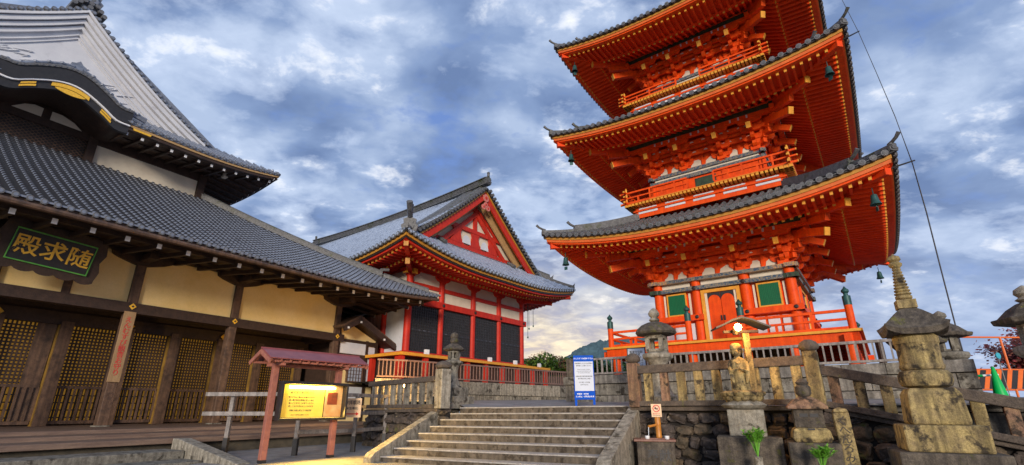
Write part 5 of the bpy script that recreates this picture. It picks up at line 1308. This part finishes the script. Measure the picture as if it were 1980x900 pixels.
# body : one closed robed figure
bm=MB()
def bodyf(i,j):
    z=j; 
    return None
prof=[(1.62,.215,.15),(1.68,.22,.16),(1.80,.205,.15),(1.95,.195,.145),(2.08,.195,.14),(2.20,.205,.135),(2.28,.20,.125),(2.33,.15,.10),(2.355,.075,.07),(2.385,.062,.062),(2.40,.085,.085),(2.44,.108,.112),(2.50,.118,.122),(2.56,.112,.118),(2.61,.085,.09),(2.635,.04,.045),(2.64,.005,.005)]
rows=[]
for (z,rx,ry) in prof:
    row=[]
    for k in range(28):
        a=2*PI*k/28; fold=1+(.035*math.sin(k*3+z*5) if z<2.15 else 0)
        x=rx*math.cos(a)*fold; y=ry*math.sin(a)*fold
        if 2.42<z<2.6 and a>PI:     # face: nose ridge, eye hollows, chin
            fx=x/.11
            if z<2.50 and abs(fx)<.22: y-=.022
            if 2.49<z<2.52 and .25<abs(fx)<.6: y+=.012
        row.append(bm.av((x*.88,y*.95,z)))
    rows.append(row)
for a_,b_ in zip(rows,rows[1:]):
    for k in range(28): bm.f.append([a_[k],a_[(k+1)%28],b_[(k+1)%28],b_[k]]); bm.m.append(0)
bm.f.append(rows[0][::-1]); bm.m.append(0); bm.f.append(rows[-1][:]); bm.m.append(0)
for s2 in (-1,1):
    bm.tube([(s2*.15,-.0,2.26),(s2*.175,-.03,2.12),(s2*.165,-.10,2.03),(s2*.10,-.17,2.06),(s2*.015,-.19,2.10)],[.050,.052,.046,.034,.026],10)
    bm.tube([(s2*.165,-.08,2.04),(s2*.15,-.13,1.92),(s2*.13,-.15,1.78)],[.05,.045,.02],8)
    bm.tube([(s2*.115,0,2.53),(s2*.125,.0,2.48),(s2*.118,0,2.44)],[.012,.02,.012],6)
    for k in range(5): bm.tube([(s2*.016,-.185-.006*k+.012,2.085+.012*k),(s2*.010,-.20,2.13+.012*k-.01*abs(k-2))],[.011,.007],5)
bm.tube([(0,-.112,2.50),(0,-.135,2.475),(0,-.118,2.462)],[.010,.017,.010],6); bm.tube([(-.025,-.117,2.435),(.025,-.117,2.435)],.007,5)
for s2 in (-1,1): bm.tube([(s2*.03,-.113,2.505),(s2*.065,-.098,2.508)],.008,5)
bm.tube([(-.10,-.07,2.30),(0,-.15,2.20),(.10,-.07,2.30)],.016,6)
bm.build('figure',['stoney'],JZ,True)
cp=MB(); cp.lathe([(.123,2.535),(.128,2.57),(.118,2.63),(.07,2.665),(.01,2.675)],n=20); cp.build('cap',['stoney'],JZ,True)
# lamp on a pole with a dark canopy, behind the statue
LP=thing('canopy_lamp','glowing lamp under a small dark pitched canopy on a pole behind the statue','lamp',(5.20,10.80,.10),-.15); LP.scale=(.92,)*3
p=MB(); p.box(-.07,.07,-.05,.05,-.3,2.98); p.build('pole',['stoney'],LP)
p=MB()
for s2 in (-1,1):
    pts=[(0,.20),(s2*.22,.14),(s2*.44,.03),(s2*.62,-.04)]
    for (a_,b_) in zip(pts,pts[1:]): p.hexa([(a_[0]-.1,-.28,3.12+a_[1]),(b_[0]-.1,-.28,3.12+b_[1]),(b_[0]-.1,.28,3.12+b_[1]),(a_[0]-.1,.28,3.12+a_[1]),(a_[0]-.1,-.28,3.16+a_[1]),(b_[0]-.1,-.28,3.16+b_[1]),(b_[0]-.1,.28,3.16+b_[1]),(a_[0]-.1,.28,3.16+a_[1])])
p.build('canopy',['black'],LP)
p=MB(); p.box(-.5,.3,-.04,.04,3.0,3.06); p.lathe([(.07,2.94),(.09,3.06)],(-.25,-.12,0),10); p.build('bracket_arm',['dwood'],LP)
p=MB(); p.lathe([(.005,3.0),(.06,3.03),(.085,3.09),(.06,3.15),(.005,3.18)],(-.24,-.33,0),14); p.build('bulb',['lampw'],LP,True)
pl_=bpy.data.lights.new('canopy_lamp_light','POINT'); pl_.energy=48; pl_.color=(1,.46,.07); pl_.shadow_soft_size=.07; o=bpy.data.objects.new('canopy_lamp_light',pl_); C.objects.link(o); o.location=(4.96,10.22,2.86)
# small shrine
HK=thing('small_stone_shrine','tiny mossy stone house shrine with a hipped roof and two dark slots','stone shrine',(5.62,9.70,.125),-.45); HK.scale=(.9,)*3
p=MB(); p.box(-.46,.46,-.40,.40,-.4,.60); p.build('base_block',['stoned'],HK,bev=.02)
p=MB(); p.lathe([(.44,.602),(.50,.68),(.46,.84),(.38,.88)],n=4,ph=PI/4); p.build('foot',['stoney'],HK,bev=.02)
p=MB(); p.box(-.27,.27,-.22,.22,.882,1.24); 
o=p.build('body',['stoned'],HK,bev=.01)
p=MB(); 
for x in (-.09,.10): p.box(x-.075,x+.075,-.225,-.2205,1.09,1.16)
p.box(-.06,.06,-.34,-.30,.84,.875); p.build('dark_slots',['black'],o)
p=MB(); p.lathe([(.36,1.243),(.52,1.25),(.52,1.30),(.34,1.42),(.14,1.50)],n=4,ph=PI/4); p.build('roof',['stoney2'],HK,bev=.015)
p=MB(); p.lathe([(.10,1.502),(.15,1.56),(.15,1.70),(.10,1.74),(.13,1.79),(.06,1.86),(.01,1.88)],n=12); p.build('finial',['stoned'],HK,True)
# inscribed marker
MK=thing('inscribed_stone_marker','narrow leaning stone post carved with flowing characters beside the small shrine','stone marker',(5.98,9.24,.19),-.45); MK.scale=(.85,)*3
p=MB(); p.box(-.145,.145,-.10,.10,-.4,1.18); p.lathe([(.20,1.181),(.17,1.24),(.02,1.28)],n=4,ph=PI/4); p.build('shaft',['stoney'],MK,bev=.02)
text('carved_writing','く\nへ\nん\nろ\nみ\nち',.21,'stoned',MK,(0,-.103,.55),FR,.003,line=.85)
MK.rotation_euler=(0,R(-1.5),-.45)
# trough with bamboo spout
TR=thing('stone_water_trough','dark stone water trough with carved characters and a brown rim below the bamboo spout','trough',(3.24,11.75,0),-.25)
p=MB(); 
for (x0,x1,y0,y1) in ((-.40,-.32,-.3,.3),(.32,.40,-.3,.3),(-.32,.32,-.3,-.22),(-.32,.32,.22,.3)): p.box(x0,x1,y0,y1,-.1,.56)
p.box(-.32,.32,-.22,.22,-.1,.3); p.build('basin',['stoned'],TR,bev=.01)
p=MB(); p.box(-.318,.318,-.218,.218,.45,.47); p.build('water',['water'],TR)
p=MB()
for (x0,x1,y0,y1) in ((-.46,.44,-.35,-.24),(-.46,.44,.24,.35),(-.44,-.30,-.24,.24),(.30,.44,-.24,.24)): p.box(x0,x1,y0,y1,.562,.61)
p.build('rim',['copper'],TR,bev=.01)
text('carved_writing','奉献',.26,'black',TR,(.06,-.304,.27),FR,.002)
for (x,lab) in ((-.16,'left'),(.26,'right')):
    a=Vector((3.24,11.75,0))+Matrix.Rotation(-.25,3,'Z')@Vector((x,-.28,.612)); p=MB(); p.lathe([(.03,0),(.05,.02),(.052,.07),(.045,.07),(.04,.02)],n=12); o=p.build('white_cup',['whitep'],None,True); o.location=a
    tag(o,'small white cup standing on the %s side of the trough rim'%lab,'cup','cups on the trough')
BS=thing('bamboo_spout','upright orange bamboo post with a side spout pouring into the trough','water spout',(3.42,12.02,0),-.25)
p=MB(); p.lathe([(.065,-.1),(.065,.62),(.072,.64),(.065,.66),(.065,.90),(.072,.92),(.065,.94),(.065,1.12)],n=14); p.build('upright',['bamboo'],BS,True)
p=MB(); p.tube([(-.02,-.03,.90),(-.22,-.20,.86)],.028,10); p.build('spout',['bamboo'],BS,True)
p=MB(); p.tube([(-.22,-.20,.85),(-.235,-.215,.66),(-.238,-.217,.475)],.008,6); p.build('water_jet',['water'],BS,True)
NS=thing('no_drinking_sign','small cream sign with a red prohibition ring fixed to the bamboo post','sign',(3.385,11.93,1.215),-.2)
p=MB(); p.box(-.115,.115,-.008,.008,-.145,.145); p.build('plate',['signc'],NS)
p=MB(); 
for q in range(24):
    a0,a1=2*PI*q/24,2*PI*(q+1)/24
    p.ext([(.082*math.cos(a0),-.010,.045+.082*math.sin(a0)),(.082*math.cos(a1),-.010,.045+.082*math.sin(a1)),(.064*math.cos(a1),-.010,.045+.064*math.sin(a1)),(.064*math.cos(a0),-.010,.045+.064*math.sin(a0))],(0,-.003,0))
p.beam((-.055,-.0145,.10),(.055,-.0145,-.01),.006,.016,up=(0,1,0)); p.build('prohibition_ring',['redp'],NS)
p=MB(); p.ext([(-.035,-.0095,.03),(.03,-.0095,.02),(.04,-.0095,.055),(.0,-.0095,.05),(-.01,-.0095,.085),(-.04,-.0095,.06)],(0,-.002,0)); p.build('cup_symbol',['ink'],NS)
text('small_print','飲めません',.034,'redink',NS,(0,-.0095,-.075),FR,.001); text('small_print','NOT DRINKABLE',.022,'ink',NS,(0,-.0095,-.115),FR,.001)
# ================================================================ notice board
NB=thing('roofed_notice_board','reddish timber notice board with a maroon roof and a glowing yellow display','notice board',(-6.09,12.76,0),math.atan2(1.44,1.14))
for x in (0,1.84):
    p=MB(); p.box(x-.075,x+.075,-.07,.07,0,2.36); o=p.build('post',['pwood'],NB,bev=.01); p=MB(); p.box(x-.079,x+.079,-.074,.074,0,.07); p.build('post_foot',['black'],o)
p=MB(); 
for y in (-1,1):
    P0=Vector((-.42,0,2.70));P1=Vector((-.42,y*.52,2.44)); ex=Vector((2.85,0,0))
    n_=Vector((0,.26*y,.52)).normalized()
    p.hexa([P0,P0+ex,P1+ex,P1,P0+n_*.03,P0+ex+n_*.03,P1+ex+n_*.03,P1+n_*.03])
p.box(-.44,2.45,-.03,.03,2.71,2.75); p.build('roof',['proof'],NB)
p=MB()
for y in (-1,1):
    for k in range(12): x=-.36+k*.245; p.beam((x,y*.02,2.64),(x,y*.48,2.405),.05,.06)
    for x in (-.43,2.40): p.beam((x,y*.0,2.64),(x,y*.54,2.37),.04,.10)
    p.box(-.40,2.40,y*.40-.03,y*.40+.03,2.37,2.42)
p.box(-.38,2.38,-.04,.04,2.52,2.60); 
for x in (0,1.84): p.box(x-.05,x+.05,-.40,.40,2.30,2.37)
p.box(-.07,1.9,-.03,.03,2.28,2.35); p.build('roof_frame',['pwood'],NB)
p=MB(); y0=-.30
for (x0,x1,z0,z1) in ((.10,2.02,1.86,1.93),(.10,2.02,.97,1.03),(.10,.16,1.03,1.86),(1.96,2.02,1.03,1.86)): p.box(x0,x1,y0,-.08,z0,z1)
p.box(.14,1.98,-.10,-.081,1.0,1.9); cs=p.build('display_case',['black'],NB,bev=.008)
p=MB(); p.box(.17,1.40,-.118,-.105,1.04,1.85); p.build('notice_sheet',['board'],cs)
p=MB(); p.box(1.43,1.95,-.118,-.105,1.04,1.85); p.build('notice_sheet',['photo2'],cs)
p=MB(); p.box(1.50,1.80,-.125,-.119,1.36,1.68); p.build('photograph',['photo1'],cs)
for (tx,sz_,zz) in (('随求堂の胎内めぐり',.075,1.66),('清らかな心で静かにお進みください',.046,1.54),('真っ暗な堂内を数珠に沿って歩き',.046,1.465),('願いごとをひとつお祈りください',.046,1.39),('新しく生まれ変わるといわれます',.046,1.315),('拝観 午前九時より午後四時',.050,1.21),('おひとり百円をお納めください',.036,1.10)):
    text('notice_lettering',tx,sz_,'ink',cs,(.76,-.1195,zz),FR,.001)
p=MB(); p.tube([(.36,-.18,1.79),(1.66,-.18,1.79)],.032,10); p.build('lamp_tube',['tubew'],cs)
al=bpy.data.lights.new('notice_lamp_light','AREA'); al.shape='RECTANGLE'; al.size=1.2; al.size_y=.05; al.energy=16; al.color=(1,.60,.13)
o=bpy.data.objects.new('notice_lamp_light',al); C.objects.link(o); an=math.atan2(1.44,1.14)
o.matrix_world=Matrix.Translation((-6.09,12.76,0))@Matrix.Rotation(an,4,'Z')@Matrix.Translation((1.02,-.20,1.83))@Matrix.Rotation(R(-14),4,'X')
pt=bpy.data.lights.new('notice_spill','AREA'); pt.shape='RECTANGLE'; pt.size=1.7; pt.size_y=.7; pt.energy=210; pt.color=(1,.62,.12); o=bpy.data.objects.new('notice_spill',pt); C.objects.link(o)  # added area light without a fitting, spreads the display's glow over the ground
o.matrix_world=Matrix.Translation((-6.09,12.76,0))@Matrix.Rotation(an,4,'Z')@Matrix.Translation((1.05,-.33,1.42))@Matrix.Rotation(-(PI/2-R(25)),4,'X')
# ================================================================ grey handrail barrier, direction sign
BR=thing('timber_handrail','grey timber handrail with black-footed posts running behind the notice board','handrail')
pp=[Vector((-8.25,14.95,0)),Vector((-6.15,14.75,0)),Vector((-4.88,15.95,0)),Vector((-4.35,17.6,0))]
for p_ in pp:
    m_=MB(); m_.box(p_.x-.055,p_.x+.055,p_.y-.055,p_.y+.055,.45,1.66); o=m_.build('post',['gwood'],BR,bev=.008); m_=MB(); m_.box(p_.x-.065,p_.x+.065,p_.y-.065,p_.y+.065,0,.45); m_.build('post_foot',['black'],o)
q=[pp[0]+Vector((-.75,-.1,0)),pp[1],pp[2],pp[3]+Vector((.05,.3,0))]
for zz in (1.66,1.12,.62):
    for a_,b_ in zip(q,q[1:]):
        if zz==.62 and a_ is q[0]: continue
        d_=(b_-a_).normalized()*.02; m_=MB(); m_.beam(a_+Vector((0,-.07,zz))+d_,b_+Vector((0,-.07,zz))-d_,.05,.11); m_.build('rail',['gwood'],BR,bev=.006)
DS=thing('direction_sign','cream direction sign with black writing and a red arrow on the handrail','sign',(-4.74,15.1,1.28),-.28)
m_=MB(); m_.box(-.29,.29,-.01,.01,-.27,.27); m_.build('plate',['signc'],DS)
text('heading','参拝順路',.135,'ink',DS,(0,-.012,.14),FR,.001); text('subheading','本堂(舞台)',.085,'ink',DS,(0,-.012,-.02),FR,.001)
m_=MB(); m_.box(-.22,.14,-.013,-.0105,-.185,-.155); m_.ext([(.14,-.013,-.225),(.23,-.013,-.17),(.14,-.013,-.115)],(0,.0025,0)); m_.build('arrow',['redp'],DS)
# ================================================================ blue signboard
BL=thing('blue_notice_stand','blue standing notice with a white text panel at the head of the stairs','notice stand',(2.20,15.2,1.335),-.12)
BL.rotation_euler=(R(-5),0,-.12)
m_=MB(); m_.box(-.31,.31,-.02,.02,.18,1.50); 
for x in (-.27,.27): m_.box(x-.035,x+.035,-.02,.02,0,.18); m_.beam((x,.30,.0),(x,.02,1.3),.04,.03)
m_.build('frame',['blue'],BL,bev=.006)
m_=MB(); m_.box(-.285,.285,-.026,-.021,.43,1.31); m_.build('text_panel',['signw'],BL)
text('heading','ひとりずつお進み下さい',.054,'whitep',BL,(0,-.023,1.40),FR,.001)
for (t_,z_,s_z,m2) in (('写真撮影をされる方は周囲の',1.25,.042,'ink'),('参拝者にご注意ください',1.18,.042,'ink'),('Please be careful of others',1.07,.036,'ink'),('when taking photographs and',1.02,.036,'ink'),('do not stop on the stairs',.97,.036,'ink'),('拍照时请注意周围的参拜者',.86,.042,'ink'),('请不要在台阶上停留',.79,.042,'ink'),('사진 촬영 시 주변을',.68,.042,'ink'),('살펴 주십시오',.61,.042,'ink'),):
    text('notice_lettering',t_,s_z,m2,BL,(0,-.0275,z_),FR,.001)
text('footer','拝観者・参拝者',.05,'whitep',BL,(-.06,-.023,.34),FR,.001); text('footer','立入禁止・撮影禁止区域',.05,'whitep',BL,(0,-.023,.265),FR,.001)
# white framed board by the lantern
WB=thing('white_framed_board','white board of small vertical writing in a black frame left of the pale lantern','notice',(4.03,15.9,2.78),-.45)
m_=MB(); m_.box(-.30,.30,-.02,.0,-.36,.36); m_.build('frame',['black'],WB); m_=MB(); m_.box(-.27,.27,-.026,-.021,-.33,.33); m_.build('sheet',['signw'],WB)
text('writing','重要文化財\n三重塔\n寛永九年\n再建の塔は\n高さ約三十\n一メートル',.085,'ink',WB,(0,-.028,0),FR,.001)
m_=MB(); m_.box(-.03,.03,.002,.05,-1.2,-.3); m_.build('post',['gwood'],WB)
# bollard light
BO=thing('bollard_light','slim white bollard lamp glowing behind the left stone fence','bollard lamp',(-3.75,17.6,1.25))
m_=MB(); m_.lathe([(.05,0),(.05,.72)],n=12); m_.build('post',['whitep'],BO,True); m_=MB(); m_.lathe([(.05,.723),(.075,.74),(.075,.80),(.03,.83)],n=12); m_.build('lamp_head',['bollard'],BO,True)
for (x,y,z,e_) in ((-3.6,17.9,2.1,45),(-5.6,22.3,2.2,170),(-4.2,22.6,2.1,120)):  # first is the bollard's; the other two are added fence glow without lamps
    l_=bpy.data.lights.new('bollard_fence_glow','POINT'); l_.energy=e_; l_.color=(1,.55,.12); l_.shadow_soft_size=.08; o=bpy.data.objects.new('bollard_fence_glow',l_); C.objects.link(o); o.location=(x,y,z)
# ================================================================ right background
BA=thing('orange_pipe_barrier','orange pipe barrier with black and orange striped boards behind the cone','barrier',(15.3,16.6,1.5),.05)
m_=MB()
for x in (-.2,1.45,3.1): m_.tube([(x,0,0),(x,0,2.1)],.035,8)
for z in (2.08,1.0,.35): m_.tube([(-1.6,0,z),(3.4,0,z)],.03,8)
m_.build('pipe_frame',['oplast'],BA,True)
m_=MB(); m_.box(-.9,3.2,-.06,-.04,.38,.98,0)
for k in range(11):
    x=-.85+k*.38; m_.ext([(x,-.063,.38),(x+.17,-.063,.38),(x+.42,-.063,.98),(x+.25,-.063,.98)],(0,.002,0),1)
m_.build('striped_board',['black','oplast'],BA)
CN=thing('green_traffic_cone','bright green traffic cone in front of the striped barrier','traffic cone',(12.62,13.0,1.42))
m_=MB(); m_.lathe([(.17,.03),(.035,.86),(.02,.88)],n=20); m_.build('cone',['cone'],CN,True); m_=MB(); m_.box(-.24,.24,-.24,.24,0,.03); m_.build('foot',['cone'],CN,bev=.01)
CB=MB(); CB.tube([(10.6,13.3,2.0),(12.0,13.2,2.06),(12.9,13.2,2.11)],.028,8); o=CB.build('cone_bar',['whitep'],None,True); tag(o,'white bar reaching from the lanterns to the green cone','bar')
for (x,z) in ((11.0,2.017),(11.6,2.043),(12.2,2.072)):
    m_=MB(); m_.tube([(x,13.27-.07*(x-10.6),z),(x+.22,13.27-.07*(x-10.4),z+.008)],.032,8); m_.build('green_band',['cone'],o,True)
bs_=thing('small_blue_plate','little turquoise plate on a wire near the right edge','plate',(14.45,14.6,2.75),.2)
tq=mat('turquoise_sign',(.05,.42,.50),(.04,.34,.45),4,.4); m_=MB(); m_.lathe([(.09,-.012),(.09,.012)],n=14); m_.M=Matrix.Identity(4); o=m_.build('disc',[tq],bs_); o.rotation_euler=(PI/2,0,0); m_=MB(); m_.tube([(0,.02,.14),(0,.02,-1.2)],.012,5); m_.build('stake',['gwood'],bs_)
# lightning conductor
cw=MB()
pts=[(17.2,20,23.2),(17.45,20,21.8),(17.84,20,19.66),(18.15,20,17.2),(18.45,20,14.6),(18.62,20,12.03),(18.60,20,9.6),(18.50,20,7.0),(18.41,20,4.32),(18.40,20,2.6)]
cw.tube(pts,[.012,.012,.013,.014,.017,.022,.026,.026,.026,.026],8); o=cw.build('lightning_cable',['ink'],None,True); tag(o,'dark lightning cable hanging down beside the pagoda','cable')
rods=[(PW(5.75,-5.75,13.42),(17.9,19.9,19.25-.0)),]
def rod(u,v,z,tip,lab):
    m_=MB(); a=Vector(PW(u,v,z)); m_.tube([a,Vector(tip)],[.035,.02],7); o=m_.build('cable_holder',['black'],None,True); tag(o,lab,'metal rod','rods holding the cable off the eaves')
rod(5.45,-5.45,13.30,PW(6.25,-5.55,13.38),'thin metal rod poking out from the middle roof corner')
rod(5.80,-5.80,8.12,PW(6.65,-5.75,8.25),'thin metal rod poking out from the lowest roof corner')
# dark timbers right of the pagoda veranda
DT=thing('timber_shed_frame','dark timber brace and beam end showing right of the vermilion veranda','shed')
m_=MB(); a=Vector(PW(5.1,-4.2,3.35)); m_.beam(a,a+Vector((.9,.2,.0)),.3,.22); a=Vector(PW(5.0,-4.6,3.2)); m_.beam(a,a+Vector((1.1,.1,-1.0)),.12,.14); m_.beam(a+Vector((-.3,0,0)),a+Vector((-.3,0,-1)),.14,.14); m_.build('beams',['dwood'],DT)
# ================================================================ vegetation
def maple(loc,h,seed,lab,nl=2600,mats_=('leafr','leafr2')):
    rnd=random.Random(seed); root=thing('red_maple_tree',lab,'tree',loc); tr=MB(); tips=[]
    def br(p,d_,l,r,dep):
        q=p+d_*l*.5+Vector((rnd.uniform(-1,1),rnd.uniform(-1,1),rnd.uniform(-.3,.6)))*l*.10; e=p+d_*l
        tr.tube([p,q,e],[r,r*.85,r*.68],6,caps=False); tips.append((e,dep)); tips.append((q,dep))
        if dep==0: return
        for k in range(3 if dep>1 else 3):
            nd_=(d_+Vector((rnd.uniform(-1,1),rnd.uniform(-1,1),rnd.uniform(-.25,.65)))*.75).normalized(); br(e if k else q,nd_,l*rnd.uniform(.62,.85),r*.62,dep-1)
    br(Vector((0,0,0)),Vector((.1,0,1)),h*.30,.12,5); tr.build('trunk',['bark'],root,True)
    lf=MB(); tp=[t for t in tips if t[1]<=2]
    for k in range(nl):
        t,_=rnd.choice(tp); c=t+Vector((rnd.gauss(0,.26),rnd.gauss(0,.26),rnd.gauss(0,.17))); s_=rnd.uniform(.055,.11)
        a=Vector((rnd.gauss(0,1),rnd.gauss(0,1),rnd.gauss(0,1))).normalized(); b=a.orthogonal().normalized(); mi=0 if rnd.random()<.65 else 1
        lf.face([c-a*s_,c+b*s_*.6,c+a*s_,c-b*s_*.6],mi)
    lf.build('foliage',list(mats_),root,fix=False); return root
maple((22.3,19.8,-.3),5.2,5,'spreading maple with thin dark branches and sparse red leaves, between lanterns',7500)
maple((25.8,22.0,-.5),5.4,8,'russet maple at the far right behind the orange barrier',6500)
def leafmass(name,lab,cat,boxes,n,size,seed,mats_,kind=None):
    rnd=random.Random(seed); lf=MB(); 
    for k in range(n):
        (cx,cy,cz,rx,ry,rz)=rnd.choice(boxes); v=Vector((rnd.gauss(0,1),rnd.gauss(0,1),rnd.gauss(0,1))).normalized()*rnd.uniform(.65,1.08)
        c=Vector((cx+v.x*rx,cy+v.y*ry,cz+v.z*rz)); s_=size*rnd.uniform(.6,1.4); a=Vector((rnd.gauss(0,1),rnd.gauss(0,1),rnd.gauss(0,.6))).normalized(); b=a.cross(Vector((rnd.gauss(0,.4),rnd.gauss(0,.4),1))).normalized()
        lf.face([c-a*s_,c+b*s_*.5,c+a*s_,c-b*s_*.5],0 if rnd.random()<.6 else 1)
    o=lf.build(name,list(mats_),None,fix=False); 
    if kind: o['kind']=kind; tag(o,lab,cat)
    else: tag(o,lab,cat)
    return o
rnd=random.Random(3)
bx_=[(1.6+ (k%7)*1.15+rnd.uniform(-.3,.3),41+rnd.uniform(-1,1.2),4.4+rnd.uniform(-.5,.75)-(k%7)*.10,1.1,1.0,.65) for k in range(21)]
leafmass('shrub_bank','bank of bright green shrubs between the red temple and the pagoda','shrubs',bx_,9000,.16,3,('leafg','leafg2'),'stuff')
tw=thing('bare_topped_shrub','thin reddish twigs rising above the green shrubs near the temple corner','shrub',(2.6,40.6,4.4))
m_=MB(); r3=random.Random(2)
for k in range(22):
    x=r3.uniform(-1.2,1.6); m_.tube([(x,0,0),(x+r3.uniform(-.2,.2),0,.5),(x+r3.uniform(-.45,.45),0,.8+r3.uniform(0,.7)-.3*abs(x))],[.025,.018,.008],5)
m_.build('twigs',['bark'],tw,True)
m_=MB()
for k in range(420):
    x=r3.uniform(-1.4,1.8); z=.5+r3.uniform(0,.9)-.3*abs(x); c=Vector((x,r3.uniform(-.2,.2),z)); a=Vector((r3.gauss(0,1),r3.gauss(0,1),r3.gauss(0,1))).normalized()*.06; b=a.orthogonal()*.6; m_.face([c-a,c+b,c+a,c-b])
m_.build('foliage',['leafr2'],tw,fix=False)
# low dark roof in front of the shrubs
LR=thing('low_shed_roof','low dark shed roof in front of the green shrubs, right of the temple','shed roof',(3.9,38.2,2.6),.1)
m_=MB(); m_.ext([(-3.2,-.8,1.05),(-1.5,-.8,1.42),(3.3,-.8,1.12),(3.3,-.8,1.02),(-1.5,-.8,1.28),(-3.2,-.8,.95)],(0,2.5,0)); m_.box(-2.9,3.1,-.5,1.4,0,.98); m_.build('roof_and_wall',['dwood'],LR)
def hillf(u,v):
    x=-60+u*620; y=620+v*140
    pk=95/(1+math.exp(-(x-50)/25.))*(1 if x<330 else math.exp(-(x-330)/150))
    z=1.12*pk*(1-abs(v-.5)*1.2)*(1 if v>0 else .0)+ (2.6*noise.noise(Vector((x*.16,y*.16,0)))+1.6*noise.noise(Vector((x*.45,y*.45,3))))*(1 if pk>6 else 0)
    return (x,y,z-8)
m_=MB(); m_.grid(hillf,420,24); o=m_.build('forested_hill',['hill'],None,True); o['kind']='structure'
def sprig(lab,loc,h,seed):
    rnd=random.Random(seed); root=thing('evergreen_sprig',lab,'potted sprig',loc,0,'sprigs before the small monuments'); st_=MB(); lf=MB()
    for k in range(16):
        a=rnd.uniform(0,2*PI); sp_=rnd.uniform(.04,.22); P_=[Vector((0,0,0)),Vector((sp_*.4*math.cos(a),sp_*.4*math.sin(a),h*.5)),Vector((sp_*math.cos(a),sp_*math.sin(a),h*rnd.uniform(.75,1.0)))]
        st_.tube(P_,[.008,.006,.004],5)
        for j in range(26):
            t=rnd.uniform(.3,1); c=P_[1].lerp(P_[2],(t-.3)/.7); b=rnd.uniform(0,2*PI); d_=Vector((math.cos(b),math.sin(b),rnd.uniform(.3,1.0))).normalized(); l=rnd.uniform(.07,.12); w_=d_.cross(Vector((0,0,1))).normalized()*.019
            lf.face([c,c+d_*l*.5+w_,c+d_*l+Vector((0,0,-.01)),c+d_*l*.5-w_])
    st_.build('stem',['sprig'],root); lf.build('leaves',['sprig'],root,fix=False)
    v_=MB(); v_.lathe([(.06,-.55),(.075,-.50),(.075,0),(.055,.01)],n=12); v_.build('stone_vase',['stonel'],root,True); return root
sprig('larger bright green sprig in a stone vase before the robed statue',(4.58,9.74,.40),.50,1)
sprig('smaller bright green sprig before the tiny stone shrine',(5.30,8.98,.24),.40,2)
